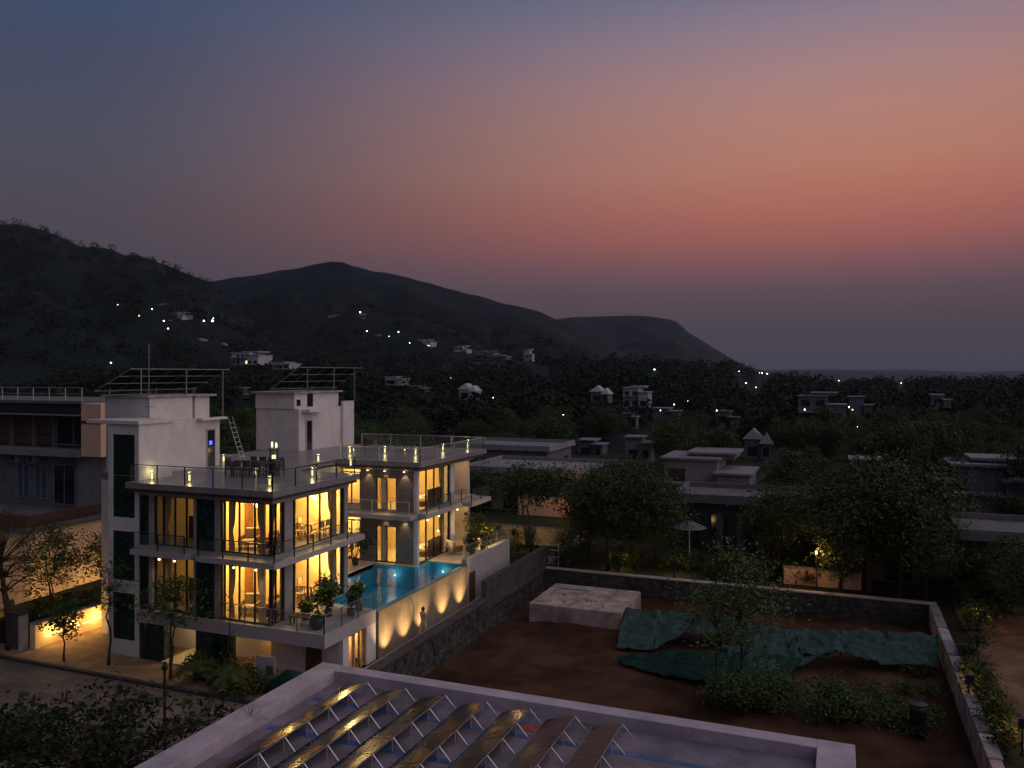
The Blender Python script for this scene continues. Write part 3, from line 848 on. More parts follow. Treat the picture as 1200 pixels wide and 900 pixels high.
def make_pendant(label, x, y, z, drop, power, col=(1, .60, .22), cluster=3):
    t = thing('pendant_lamp', label, 'lamp', (x, y, z))
    MB().lathe((0, 0, -.03), [(.10, 0), (.10, .03)], 10).build('canopy', 'dark_metal', t, world=False)
    for i in range(cluster):
        a = i*2.1; q = Vector((.14*math.cos(a), .14*math.sin(a), -drop+.10*i))
        MB().tube([(0, 0, -.03), tuple(q+Vector((0, 0, .14)))], .008, 4).build('cord', 'dark_metal', t, world=False)
        MB().lathe(q, [(.02, -.09), (.07, -.06), (.09, 0), (.07, .07), (.03, .12)], 10).build('bulb', 'warm_bulb', t, world=False, smooth=True)
    l = lamp('pendant_light', (x, y, z-drop-.2), power, col, .22)
    l.parent = t; l.location = (0, 0, -drop-.2)
    return t
def curtain(label, o, a0, a1, pos, z0, z1, m='curtain', tie=.5, side=-1, group=None):
    "gathered curtain, pinched at the tie-back height"
    def f(u, v):
        zz = z1 + (z0-z1)*v
        pin = 1 - .62*math.exp(-((v-.62)/.16)**2)*tie - .25*tie*v
        c = a0 if side < 0 else a1
        a = c + ((a0+(a1-a0)*u) - c)*pin
        w = pos + .05*math.sin(u*(a1-a0)*26)*(.5+.5*pin) 
        return (a, w, zz) if o == 'A' else (w, a, zz)
    return MB().grid(f, 36, 14).build('curtain', m, label=label, cat='curtain', group=group, smooth=True)
FLN = ('lower glazed floor', 'upper glazed floor')
for fi, (z0, zt) in enumerate(((F1+.03, 5.40), (F2+.03, 8.44))):
    fl = FLN[fi]
    # bedroom behind the narrow bay
    make_bed('double_bed', f'white double bed in the dim bedroom next to the green tower, {fl}', -31.2, 35.2, z0, R(180))
    make_pendant(f'hanging lamp cluster in the bedroom next to the green tower, {fl}', -31.0, 36.4, zt, .35, 26 if fi else 42, (1, .62, .24))
    curtain(f'brown curtain at the tower end of the bedroom bay, {fl}', 'A', -32.4, -31.75, 32.5, z0, zt)
    curtain(f'brown curtain at the stone panel end of the bedroom bay, {fl}', 'A', -30.35, -29.9, 32.5, z0, zt, side=1)
    MB().box(-32.2, -30.2, 38.12, 38.19, z0+.9, z0+2.1).build('picture_frame', 'wood', label=f'dark framed picture on the bedroom back wall, {fl}', cat='picture')
    # sitting room behind the glazed corner
    make_pendant(f'hanging lamp cluster in the corner sitting room, {fl}', -27.7, 33.9, zt, .45, 265, (1, .61, .16))
    make_armchair(f'cushioned armchair facing the pendant in the corner sitting room, {fl}', -27.4, 33.2, z0, R(20))
    make_armchair(f'cushioned armchair in the angle of the glazed corner, {fl}', -25.9, 33.0, z0, R(-60))
    make_armchair(f'cushioned armchair against the inner wall of the corner room, {fl}', -26.6, 34.5, z0, R(-10))
    make_table(f'low wooden coffee table in the corner sitting room, {fl}', -26.7, 33.6, z0, .9, .55, .4)
    MB().box(-28.99, -28.93, 34.7, 35.3, z0, z0+1.9).build('wardrobe_panel', 'wood', label=f'reddish wooden wardrobe panel in the corner sitting room, {fl}', cat='wardrobe')
    curtain(f'brown curtain by the white pilaster of the corner room, {fl}', 'A', -28.08, -27.62, 32.45, z0, zt, tie=.5)
    curtain(f'grey curtain tied back in the corner room, {fl}', 'A', -26.35, -25.85, 32.45, z0, zt, 'pale_curtain' if not fi else 'curtain', .5, 1)
    curtain(f'brown curtain on the side pane of the corner room, {fl}', 'B', 32.3, 32.7, -25.5, z0, zt, tie=.6)
    # dining room on the court side
    make_pendant(f'bright lamp over the dining room on the pool side, {fl}', -26.5, 37.2, zt, .5, 330, (1, .67, .22))
    make_table(f'wooden dining table on the pool side, {fl}', -26.4, 36.9, z0, 1.0, 1.3)
    for k, (cx, cy_, rz) in enumerate(((-25.75, 36.6, -90), (-25.75, 37.2, -90), (-27.1, 36.6, 90), (-27.1, 37.2, 90), (-26.4, 35.95, 180))):
        make_chair(f'wooden dining chair around the table on the pool side, {fl}', cx, cy_, z0, R(rz), group=f'dining chairs, {fl}')
    tv = thing('television', f'black flat television on the dining room partition, {fl}', 'television', (-27.5, 35.55, z0+1.0))
    MB().box(-28.1, -26.9, 35.53, 35.58, z0+.9, z0+1.6).build('screen', 'black_gloss', tv); MB().box(-27.6, -27.4, 35.52, 35.532, z0+1.1, z0+1.4).build('wall_mount', 'dark_metal', tv)
    curtain(f'brown curtain at the wall end of the dining window, {fl}', 'B', 33.75, 34.3, -25.5, z0, zt, tie=.6)
    curtain(f'brown curtain at the court end of the dining window, {fl}', 'B', 37.1, 37.95, -25.5, z0, zt, tie=.6, side=1)
    # guest room in the back block
    zt2 = 5.40 if fi == 0 else 8.5
    make_bed('double_bed', f'white double bed behind the pool-side glazing of the clad block, {fl}', -26.0, 48.6, z0, R(-90))
    make_pendant(f'hanging lamp in the clad block above the bed, {fl}', -26.6, 47.6, zt2, .4, 330, (1, .62, .18))
    make_pendant(f'hanging lamp just inside the narrow window of the clad block, {fl}', -29.3, 46.8, zt2, .4, 110, (1, .66, .25), 1)
    curtain(f'brown curtain at the corner end of the clad block glazing, {fl}', 'B', 46.0, 46.5, -25.0, z0, zt2, tie=.6)
    curtain(f'brown curtain at the far end of the clad block glazing, {fl}', 'B', 49.2, 50.0, -25.0, z0, zt2, tie=.6, side=1)
    curtain(f'pale curtain behind the door of the clad block, {fl}', 'A', -27.5, -27.0, 45.95, z0, zt2-.4, 'pale_curtain', .3)
    lamp('balcony_light', (-25.4, 52.6, zt2-.25), 30, (1, .62, .25), parent=villa)
# ------------------------------------------------------------------ things on the terraces and round the pool
def make_lantern():
    t = thing('lantern', 'glass hurricane lantern with a lit candle on the terrace edge of the villa', 'lantern', (0, 0, 0), 'hurricane lanterns along the terrace edges')
    a = MB().lathe((0, 0, 0), [(.11, 0), (.11, .03)], 12).build('base', 'grey_metal', t, world=False)
    b = MB().lathe((0, 0, 0), [(.10, .03), (.10, .52)], 12); b.f = b.f[:-2]; b.mi = b.mi[:-2]
    b = b.build('glass_shade', 'rail_glass', t, world=False, smooth=True)
    c = MB().lathe((0, 0, 0), [(.045, .03), (.045, .30), (.02, .33)], 8).build('candle', 'candle_glow', t, world=False)
    KIDS[t.name] = [a, b, c]
    return t
lan0 = make_lantern()
spots = [P(178, 562, RF), P(222, 564, RF), P(316, 569, RF), P(366, 558, RF), P(411, 546, RF), P(373, 541, RF), P(410, 531, RF), P(487, 533, RF), P(519, 528, RF), P(548, 525, RF), P(451, 531, RF), P(262, 541, RF), P(300, 545, RF)]
for i, s in enumerate(spots):
    s.x = min(s.x, -24.75 if s.y < 40 else -24.3)
    o = lan0 if i == 0 else dup(lan0, s)
    o.location = s
    l = lamp('candle_light', s + Vector((0, 0, .42)), 8, (1, .76, .34), .05); l.parent = o; l.location = (0, 0, .42)
tt = make_table('long dark dining table on the front roof terrace', -29.4, 36.0, RF, 2.4, 1.0, .74, 'pot_dark')
for k, (cx, cy_, rz) in enumerate([(-30.3+.6*i, 35.2, 180) for i in range(4)] + [(-30.3+.6*i, 36.8, 0) for i in range(4)] + [(-30.95, 36.0, 90), (-27.85, 36.0, -90)]):
    make_chair('dark wicker dining chair around the roof terrace table', cx, cy_, RF, R(rz), 'pot_dark', 'chairs around the roof terrace table', 'pot_dark')
for k, (px, py) in enumerate(((428, 529), (441, 531), (452, 528), (468, 529), (478, 526))):
    q = P(px, py, RF); make_chair('dark wicker chair standing on the roof terrace of the clad block', q.x, q.y, RF, R(60*k), 'pot_dark', 'chairs on the clad block terrace', 'pot_dark')
pl = thing('brazier_planter', 'tall dark tapered urn with a glowing lamp head on the front roof terrace', 'urn', P(321, 557, RF))
MB().lathe((0, 0, 0), [(.20, 0), (.24, .3), (.34, .85), (.30, .9)], 14).build('bowl', 'pot_dark', pl, world=False, smooth=True)
MB().lathe((0, 0, .9), [(.26, 0), (.26, .5)], 8).build('lantern_head', 'rail_glass', pl, world=False)
MB().lathe((0, 0, 1.4), [(.34, 0), (.30, .06), (.05, .12)], 8).build('cap', 'pot_dark', pl, world=False)
for i in range(4):
    a = i*math.pi/2; MB().bar((.27*math.cos(a), .27*math.sin(a), .9), (.27*math.cos(a), .27*math.sin(a), 1.4), .03).build('upright', 'pot_dark', pl, world=False)
for i in range(3): MB().lathe((.08*math.cos(i*2.1), .08*math.sin(i*2.1), .9), [(.03, 0), (.03, .2)], 6).build('candle', 'candle_glow', pl, world=False)
q = Vector(pl.location)
for k, (dx, dy) in enumerate(((-.16, .05), (.06, .12), (.2, -.05))):
    MB().lathe((dx, dy, 1.52), [(.045, 0), (.045, .28-.05*k)], 8).build('candle', 'candle_glow', pl, world=False)
l = lamp('urn_light', q + Vector((0, 0, 2.0)), 8, (1, .72, .34), .06); l.parent = pl; l.location = (0, 0, 2.0)
bn = make_table('pale bench beside the terrace stair room', *P(262, 541, RF)[:2], RF, 1.1, .4, .42, 'trim_white', 'bench')

def make_potted(label, loc, seed, h, leafn=350, leaf=.22, pot=.22, lm='leaf_mid', group=None, sp=None):
    t = thing('potted_plant', label, 'potted plant', loc, group)
    MB().lathe((0, 0, 0), [(pot*.7, 0), (pot, pot*1.6), (pot*.9, pot*1.6), (pot*.85, pot*1.4)], 12).build('pot', 'pot_dark', t, world=False, smooth=True)
    r = random.Random(seed); w = MB(); cen = []
    for i in range(7):
        a = r.uniform(0, 6.28); k = r.uniform(.1, .35)*(sp or h)
        e = Vector((k*math.cos(a), k*math.sin(a), h*r.uniform(.55, 1))); cen.append(tuple(e))
        w.tube([(0, 0, pot*1.3), tuple(e*.55 + Vector((0, 0, .15*h))), tuple(e)], [.02, .014, .006], 4, False)
    w.build('stem', 'bark', t, world=False)
    rs = np.random.RandomState(seed); cen = np.array(cen)
    v, q = leafmesh(rs, cen[rs.randint(0, 7, leafn)] + rs.normal(0, .13*h, (leafn, 3)), leaf)
    c = bpy.data.objects.new('leaves', npmesh('leaves', v, q, lm)); SC.collection.objects.link(c); c.parent = t
    return t
make_potted('tall potted plant on the pool deck against the clad block', (-28.3, 44.2, F1+.01), 3, 2.0, 420, .3, .25)
make_potted('potted plant by the corner post of the podium balcony', (-22.6, 34.9, F1), 4, 1.1, 300)
make_potted('spreading potted plant in the middle of the podium balcony', (-23.6, 34.4, F1), 5, 1.4, 380, .26)
make_potted('leafy potted plant at the pool end of the podium balcony', (-22.7, 35.8, F1), 6, 1.3, 420, .22)
make_potted('low potted plant beside the podium balcony bench', (-24.3, 33.5, F1), 8, .9, 260)
make_potted('potted plant overhanging the near pool edge', (-24.5, 35.9, F1), 9, 1.5, 380, .24)
make_potted('squat potted plant under the corner glazing on the podium balcony', (-22.9, 32.5, F1), 10, .7, 260, .16, .34)
bt = make_table('dark wooden bench table on the podium balcony', -23.9, 32.7, F1, 1.3, .45, .45, 'dark_wood', 'bench')
make_chair('dark chair at the podium balcony bench table', -24.4, 34.3, F1, R(40), 'dark_wood')
for i, (x, y, h) in enumerate(((-23.4, 50.6, 1.2), (-22.7, 49.6, 1.0), (-22.7, 51.4, 1.4), (-23.0, 52.8, 1.5), (-22.7, 53.6, 1.2), (-23.9, 53.4, 1.6), (-24.5, 53.8, 1.8))):
    make_potted('warmly lit potted shrub on the garden deck beyond the pool', (x, y, F1+.01), 20+i, h, 380, .2, .24, 'leaf_warm', 'potted shrubs on the garden deck')
make_armchair('slatted wooden lounge chair facing the pool beside the lit column', -23.9, 49.4, F1+.01, R(150), 'linen')
make_armchair('slatted wooden lounge chair further back on the garden deck', -23.7, 51.8, F1+.01, R(170), 'linen')
dl = thing('deck_lamp', 'small glowing bollard lamp among the garden deck shrubs', 'lamp', (-22.9, 52.1, F1+.01))
MB().lathe((0, 0, 0), [(.06, 0), (.06, .5)], 8).build('post', 'dark_metal', dl, world=False); MB().lathe((0, 0, .5), [(.07, 0), (.07, .14)], 8).build('bulb', 'warm_bulb', dl, world=False)
l = lamp('bollard_light', (-22.9, 52.1, 3.5), 120, (1, .70, .2), .06); l.parent = dl; l.location = (0, 0, .85)

# ------------------------------------------------------------------ person walking below the pool wall
def person(loc, rz):
    t = thing('person', 'person in pale loose shirt and trousers walking beside the uplit pool wall', 'person', loc, None, rz)
    pts = {'pel': (0, 0, .93), 'wai': (0, 0, 1.06), 'che': (0, .02, 1.28), 'nec': (0, .02, 1.45), 'hd0': (0, .05, 1.53), 'hd1': (0, .06, 1.64), 'top': (0, .05, 1.72)}
    E_ = [('pel','wai'),('wai','che'),('che','nec'),('nec','hd0'),('hd0','hd1'),('hd1','top')]
    rad = {'pel': (.15, .11), 'wai': (.14, .10), 'che': (.17, .11), 'nec': (.055, .055), 'hd0': (.07, .08), 'hd1': (.085, .10), 'top': (.05, .06)}
    for s, n in ((-1, 'l'), (1, 'r')):
        st = .26*s
        pts.update({'hip'+n: (s*.09, 0, .88), 'kne'+n: (s*.10, st*.55+.05, .49), 'ank'+n: (s*.10, st-.02, .09), 'toe'+n: (s*.11, st+.15, .04),
                    'sho'+n: (s*.19, .01, 1.40), 'elb'+n: (s*.25, -st*.4-.02, 1.13), 'wri'+n: (s*.25, -st*.8+.08, .90), 'han'+n: (s*.24, -st*.9+.12, .82)})
        E_ += [('pel','hip'+n),('hip'+n,'kne'+n),('kne'+n,'ank'+n),('ank'+n,'toe'+n),('che','sho'+n),('sho'+n,'elb'+n),('elb'+n,'wri'+n),('wri'+n,'han'+n)]
        rad.update({'hip'+n: (.10, .10), 'kne'+n: (.075, .075), 'ank'+n: (.06, .06), 'toe'+n: (.04, .035), 'sho'+n: (.07, .07), 'elb'+n: (.055, .055), 'wri'+n: (.035, .035), 'han'+n: (.035, .02)})
        for f in range(4):
            k = f'f{f}{n}'; pts[k] = (s*(.24-.012*(f-1.5)), pts['han'+n][1]+.03*(f-1.5)+.01, .745+.008*abs(f-1.5)); rad[k] = (.009, .009); E_.append(('han'+n, k))
        k = 'th'+n; pts[k] = (s*.215, pts['han'+n][1]+.05, .80); rad[k] = (.010, .010); E_.append(('han'+n, k))
    names = list(pts)
    me = bpy.data.meshes.new('body'); me.from_pydata([pts[k] for k in names], [(names.index(a), names.index(b)) for a, b in E_], [])
    o = bpy.data.objects.new('body_src', me); SC.collection.objects.link(o)
    sk = o.modifiers.new('skin', 'SKIN'); sk.use_smooth_shade = True
    o.modifiers.new('sub', 'SUBSURF').levels = 2
    for i, k in enumerate(names):
        me.skin_vertices[0].data[i].radius = rad[k]; me.skin_vertices[0].data[i].use_root = (k == 'pel')
    bpy.context.view_layer.update()
    ev = o.evaluated_get(bpy.context.evaluated_depsgraph_get())
    bm_ = bpy.data.meshes.new_from_object(ev); bm_.name = 'body'
    bpy.data.objects.remove(o)
    for m in ('skin', 'pale_cloth', 'grey_trousers', 'hair'):
        bm_.materials.append(MATS[m])
    for p in bm_.polygons:
        c = p.center
        if c.z > 1.46: p.material_index = 3 if (c.z > 1.62 or c.y < .03) and c.z > 1.5 else 0
        elif c.z > .98 or (abs(c.x) > .17 and c.z > .93): p.material_index = 1
        elif abs(c.x) > .19 and c.z > .7: p.material_index = 0
        elif c.z < .07: p.material_index = 3
        else: p.material_index = 2
        p.use_smooth = True
    b = bpy.data.objects.new('body', bm_); SC.collection.objects.link(b); b.parent = t
    hm = MB().lathe((0, .03, 1.60), [(.095, -.06), (.105, 0), (.10, .07), (.06, .13), (.01, .145)], 12)
    hm.build('hair', 'hair', t, world=False, smooth=True)
    hf = MB()
    for s in (-1, 1): hf.lathe((s*.032, .148, 1.60), [(.008, -.006), (.011, 0), (.008, .006)], 6)
    hf.build('eyes', 'hair', t, world=False)
    MB().add([(0, .175, 1.565), (-.015, .15, 1.56), (.015, .15, 1.56), (0, .15, 1.605)], [(0,1,3),(0,3,2),(0,2,1)]).build('nose', 'skin', t, world=False)
    MB().box(-.022, .022, .135, .152, 1.528, 1.538).build('mouth', 'red_cloth', t, world=False)
    for s in (-1, 1): MB().lathe((s*.098, .05, 1.58), [(.008, -.03), (.016, 0), (.008, .03)], 6).build('ear', 'skin', t, world=False)
    return t
person((-21.35, 40.2, .10), R(170))

# ------------------------------------------------------------------ walls round the plot
def rubble(mb, o, a0, a1, pos, z0, z1, size, seed, out=.07):
    "uneven stones laid on a wall face, in rough courses"
    r = random.Random(seed); z = z0
    while z < z1-.04:
        h = size*r.uniform(.6, 1.0); a = a0 - r.random()*size
        h = min(h, z1-z)
        while a < a1:
            w = size*r.uniform(.8, 1.9); p = out*r.uniform(.3, 1.2); g = .018
            aa, ab = max(a0, a+g), min(a1, a+w-g)
            if ab-aa > .08:
                j = lambda: r.uniform(-.02, .02)
                zt, zb = z+h-g, z+g
                if o == 'B':
                    v = [(pos, aa, zb), (pos, ab, zb), (pos, ab, zt), (pos, aa, zt), (pos+p, aa+.04+j(), zb+.03+j()), (pos+p+j(), ab-.04+j(), zb+.03+j()), (pos+p+j(), ab-.04+j(), zt-.03+j()), (pos+p, aa+.04+j(), zt-.03+j())]
                else:
                    v = [(aa, pos, zb), (ab, pos, zb), (ab, pos, zt), (aa, pos, zt), (aa+.04+j(), pos-p, zb+.03+j()), (ab-.04+j(), pos-p+j(), zb+.03+j()), (ab-.04+j(), pos-p+j(), zt-.03+j()), (aa+.04+j(), pos-p, zt-.03+j())]
                mb.add(v, [(4,5,6,7),(0,1,5,4),(1,2,6,5),(2,3,7,6),(3,0,4,7)])
            a += w
        z += h
    return mb
sw = thing('stone_wall', 'dark rubble stone retaining wall between the pool path and the earth plot', 'wall', (-20.5, 36, PZ))
MB().box(-20.75, -20.2, 26.3, 46.6, PZ-.4, .68).build('wall_core', 'boundary_plaster', sw)
MB().box(-20.8, -20.12, 26.3, 46.6, .681, .78).build('coping', 'boundary_plaster', sw, bevel=.02)
rubble(MB(), 'B', 26.3, 46.6, -20.2, PZ-.2, .68, .34, 1).build('stones', 'rubble_stone', sw, kind='stuff')
bw = thing('boundary_wall', 'smooth grey boundary wall rising past the villa garden deck', 'wall', (-20.5, 52, 0))
MB().box(-20.72, -20.35, 46.62, 58.2, PZ-.3, 1.72).build('wall_face', 'boundary_plaster', bw)
MB().box(-20.76, -20.31, 46.62, 58.2, 1.721, 1.78).build('coping', 'boundary_plaster', bw)
rubble(MB(), 'B', 46.6, 57.4, -20.35, PZ-.2, .2, .36, 2).build('stones', 'rubble_stone', bw, kind='stuff')
fw_ = thing('retaining_wall', 'long coursed stone retaining wall with pale coping behind the green nets', 'wall', (-8, 57.5, PZ))
MB().box(-20.3, 5.6, 57.4, 57.8, PZ-.4, .22).build('wall_core', 'boundary_plaster', fw_)
MB().box(-20.3, 5.65, 57.34, 57.86, .221, .32).build('coping', 'trim_white', fw_, bevel=.02)
rubble(MB(), 'A', -20.2, 5.2, 57.4, PZ-.2, .2, .42, 3).build('stones', 'rubble_stone', fw_, kind='stuff')
rw = thing('plot_wall', 'weathered low wall with flaking white top beside the dirt track', 'wall', (5.4, 48, PZ))
MB().box(5.2, 5.62, 33, 57.38, PZ-.4, .25).build('wall_core', 'old_concrete', rw)
for k in range(9):
    y0 = 35.2+2.45*k; MB().box(5.15, 5.68, y0, y0+2.2+.2*math.sin(k*3), .251, .33+.02*math.sin(k*5)).build('coping', 'house_pale' if k % 3 else 'concrete', rw, bevel=.02)
rubble(MB(), 'A', 5.2, 5.6, 33.0, PZ-.2, .2, .3, 5).build('stones', 'rubble_stone', rw, kind='stuff')
pf = thing('concrete_platform', 'raised rough concrete platform in the corner of the earth plot', 'platform', (-15.5, 52, PZ))
MB().box(-18.6, -12.5, 49.4, 54.8, PZ-.4, -.05).build('slab', 'old_concrete', pf, bevel=.06)
MB().box(-17.5, -15.6, 53.4, 54.3, -.049, .06).build('raised_edge', 'concrete', pf, bevel=.02)
mb = MB()
for k in range(14):
    x, y = rnd.uniform(-18.2, -13), rnd.uniform(49.8, 53.2); s = rnd.uniform(.05, .16)
    mb.add([(x-s, y, -.05), (x+s*.7, y-s, -.05), (x+s, y+s*.8, -.05), (x, y, s*1.1-.03)], [(0,1,3),(1,2,3),(2,0,3),(0,2,1)])
mb.build('rubble_bits', 'house_pale', kind='stuff', label='loose rubble bits lying on the concrete platform', cat='rubble')
lf = thing('scaffold_frame', 'upright metal scaffold frame standing by the boundary wall corner', 'scaffold', P(648, 668, 0))
for x in (-.45, .45): MB().tube([(x, 0, -.02), (x, 0, 2.0)], .03, 6).build('upright', 'aluminium', lf, world=False)
for z in (.5, 1.0, 1.5, 1.9): MB().tube([(-.45, 0, z), (.45, 0, z)], .025, 6).build('rung', 'aluminium', lf, world=False)
# green shade nets sagging over low posts
def net(label, top, bot, m, seed):
    def interp(pts, u):
        u *= len(pts)-1; i = min(int(u), len(pts)-2); t = u-i; t = t*t*(3-2*t)
        return P(*pts[i]).lerp(P(*pts[i+1]), t)
    def f(u, v):
        p = interp(top, u).lerp(interp(bot, u), v)
        w = mnoise.noise(Vector((u*9+seed, v*4, seed)))*.20 + (abs(mnoise.noise(Vector((u*13+v*5+seed, v*6-u*4, seed*2))))-.25)*.26 + mnoise.noise(Vector((u*34, v*16, seed)))*.05
        p.z += w - .16*math.sin(math.pi*v)*math.sin(math.pi*((u*4) % 1)); p.z = max(p.z, PZ+.12)
        return p
    o = MB().grid(f, 64, 24).build('shade_net', m, label=label, cat='net', smooth=True)
    s = o.modifiers.new('thickness', 'SOLIDIFY'); s.thickness = .012
    return o
net('pale green shade net stretched taut beside the dirt track end of the plot', [(930, 737, .25), (985, 738, .3), (1040, 740, .3), (1100, 743, .35)], [(940, 768, -.5), (985, 764, -.3), (1030, 777, -.6), (1100, 780, -.6)], 'green_net', 1)
net('crumpled green shade net draped off the concrete platform', [(733, 712, -.02), (775, 716, .1), (820, 719, .15), (880, 724, .2)], [(722, 758, -.9), (765, 762, -.9), (800, 742, -.2), (872, 744, -.2)], 'green_net', 4)
net('dark green shade net lying low over the red earth', [(724, 768, -.9), (790, 762, -.6), (860, 766, -.5), (940, 770, -.45)], [(730, 779, -1.0), (775, 790, -1.0), (840, 800, -.95), (925, 797, -.9)], 'green_net_dark', 7)
net('green shade net hanging in folds behind the young tree', [(860, 728, .2), (890, 733, .25), (920, 736, .25), (950, 738, .3)], [(850, 775, -.8), (880, 790, -.9), (930, 782, -.8), (975, 768, -.5)], 'green_net', 9)
for px, py in ((735, 716), (880, 728), (985, 742), (1098, 747), (1040, 745)):
    q = P(px, py, .2); MB().tube([(q.x, q.y, PZ-.1), (q.x, q.y, .42)], .035, 6).build('net_post', 'bark', label='thin wooden post holding up a green shade net', cat='post', group='posts under the shade nets')

# ------------------------------------------------------------------ near house: flat roof with solar rows
nh = thing('near_house', 'lilac-white flat roof and parapet of the house carrying solar rows', 'house', (-9, 16, 0))
ZR, ZF = 3.8, 3.4
MB().box(-18.0, .3, -6, 25.95, -1.6, ZF-.12).build('wall', 'white_wall', nh)
MB().box(-17.2, -.5, -6, 25.5, ZF-.11, ZF).build('roof', 'roof_floor', nh)
MB().box(-18.15, -17.22, -6.1, 26.1, ZF-.10, ZR).build('parapet', 'roof_paint', nh, bevel=.015)
MB().box(-17.219, -.619, 25.5, 26.1, ZF-.10, ZR-.003).build('parapet', 'roof_paint', nh, bevel=.015)
MB().box(-.618, .42, -6.1, 26.1, ZF-.10, ZR).build('parapet', 'roof_paint', nh, bevel=.015)
mb = MB()
for y0, y1 in ((23.75, 24.0), (21.3, 21.6)): mb.box(-17.0, -.9, y0, y1, ZF+.001, ZF+.008)
mb.build('membrane_strip', 'blue_membrane', nh)
MB().grid(lambda u, v: (-9.35+.55*u, 24.25+.4*v, ZF+.015+.03*math.sin(6*u)*math.sin(5*v)), 8, 6).build('cloth_piece', 'red_cloth', label='small red cloth lying on the roof between two solar rows', cat='cloth', smooth=True)
def solar_row(x_hi, label, y_hi, n):
    t = thing('solar_row', label, 'solar panels', (x_hi, y_hi, ZF), 'solar panel rows on the near roof')
    zh, zl, xl = 3.84, 3.57, x_hi-.98
    mb = MB()
    mb.bar((x_hi-.06, y_hi+.03, zh-.05), (x_hi-.06, y_hi-1.16*n, zh-.05), .04); mb.bar((xl+.06, y_hi+.03, zl-.05), (xl+.06, y_hi-1.16*n, zl-.05), .04)
    mb.build('rail', 'aluminium', t)
    for i in range(n+1):
        y = y_hi-1.16*i if i < n else y_hi-1.16*n+.05
        MB().bar((x_hi-.02, y, zh-.04), (x_hi+.36, y, ZF+.01), .032).build('strut', 'aluminium', t)
        MB().bar((xl+.06, y, zl-.06), (xl+.06, y, ZF), .035).build('leg', 'aluminium', t)
        MB().bar((x_hi-.06, y, zh-.06), (x_hi-.06, y, ZF), .035).build('leg', 'aluminium', t)
        if i == n: break
        y1, y0 = y_hi-1.16*i-.008, y_hi-1.16*(i+1)+.008
        jz = .004*math.sin(x_hi*7+i*3)
        def slab(dx, dz0, dz1):
            a = [(xl+dx, y0+dx, zl+jz), (x_hi-dx, y0+dx, zh-jz), (x_hi-dx, y1-dx, zh+jz), (xl+dx, y1-dx, zl-jz)]
            return MB().add([(p[0], p[1], p[2]+dz0) for p in a] + [(p[0], p[1], p[2]+dz1) for p in a], [(0,3,2,1),(4,5,6,7),(0,1,5,4),(1,2,6,5),(2,3,7,6),(3,0,4,7)])
        p = slab(0, -.035, 0).build('solar_panel', 'aluminium', t)
        slab(.014, .001, .005).build('glass', 'solar_cell', p)
    return t
ORD = ('first', 'second', 'third', 'fourth', 'fifth', 'sixth', 'seventh', 'eighth')
for i in range(7):
    solar_row(-15.45+1.53*i, f'row of dark solar panels, {ORD[i]} counted from the villa-side parapet', 24.93, 9)

# ------------------------------------------------------------------ neighbouring house beside the lit driveway
nb = thing('neighbour_house', 'unlit modern house with brown clad upper floor and peach pier, beside the driveway', 'house', (-56, 42, 0))
MB().box(-80, -44.2, 34.2, 47.5, -.1, 5.3).build('wall', 'lit_wall', nb)
MB().box(-80.1, -44.12, 33.9, 47.5, 5.301, 5.62).build('terrace_slab', 'house_grey', nb)
MB().box(-80, -47.2, 40.2, 47, 5.62, 9.2).build('wall', 'house_grey', nb)
MB().box(-80, -46.2, 39.2, 47, 9.2, 9.62).build('balcony_slab', 'house_pale', nb)
MB().box(-80, -46.6, 40.8, 47, 9.62, 12.1).build('wall', 'house_dark', nb)
MB().box(-80.2, -46.2, 39.6, 47, 12.1, 12.72).build('shadow_gap', 'house_dark', nb)
MB().box(-80.3, -46.1, 39.3, 47.2, 12.721, 12.9).build('roof_slab', 'house_grey', nb)
MB().box(-80.2, -46.15, 39.45, 47, 11.9, 12.02).build('roof_beam', 'house_pale', nb)
MB().box(-46.08, -44.35, 39.3, 41.6, 9.3, 12.75).build('pier', 'peach_wall', nb)
MB().box(-46.1, -44.33, 39.25, 41.6, 11.45, 11.62).build('stone_band', 'house_dark', nb)
MB().box(-47.18, -44.6, 39.9, 44, 5.63, 9.19).build('wall', 'house_pale', nb)
for x0 in (-54.4, -52.2, -50.2): MB().box(x0, x0+.18, 40.5, 40.79, 9.63, 11.89).build('mullion', 'house_grey', nb)
for k in range(3): MB().box(-58-.02, -50.3, 40.74, 40.79, 9.8+.7*k, 10.42+.7*k).build('cladding_board', 'brown_clad', nb)
def dwin(x0, x1, y, z0, z1, parent, m='dark_glass', fm='house_pale'):
    f = MB().box(x0-.07, x1+.07, y-.04, y, z0-.07, z0).box(x0-.07, x1+.07, y-.04, y, z1, z1+.07).box(x0-.07, x0, y-.04, y, z0, z1).box(x1, x1+.07, y-.04, y, z0, z1).box((x0+x1)/2-.03, (x0+x1)/2+.03, y-.035, y, z0, z1).build('window', fm, parent)
    MB().box(x0, (x0+x1)/2-.03, y-.012, y-.004, z0, z1).build('pane', m, f); MB().box((x0+x1)/2+.03, x1, y-.012, y-.004, z0, z1).build('pane', m, f)
dwin(-49.6, -47.7, 40.19, 5.9, 8.5, nb); dwin(-51.4, -50.3, 40.19, 6.2, 8.4, nb, 'blue_glass'); dwin(-53.1, -52.0, 40.19, 6.2, 8.4, nb, 'blue_glass'); dwin(-50.0, -47.0, 40.78, 9.9, 11.85, nb)
MB().box(-80, -44.3, 34.0, 34.25, 5.63, 6.35).build('terrace_parapet', 'brown_clad', nb)
MB().box(-44.55, -44.3, 34.26, 39.85, 5.63, 6.3).build('terrace_parapet', 'brown_clad', nb)
rl = MB().box(-80, -46.2, 39.5, 39.54, 13.75, 13.79).box(-80, -46.2, 39.5, 39.54, 13.35, 13.38).build('railing', 'aluminium', nb)
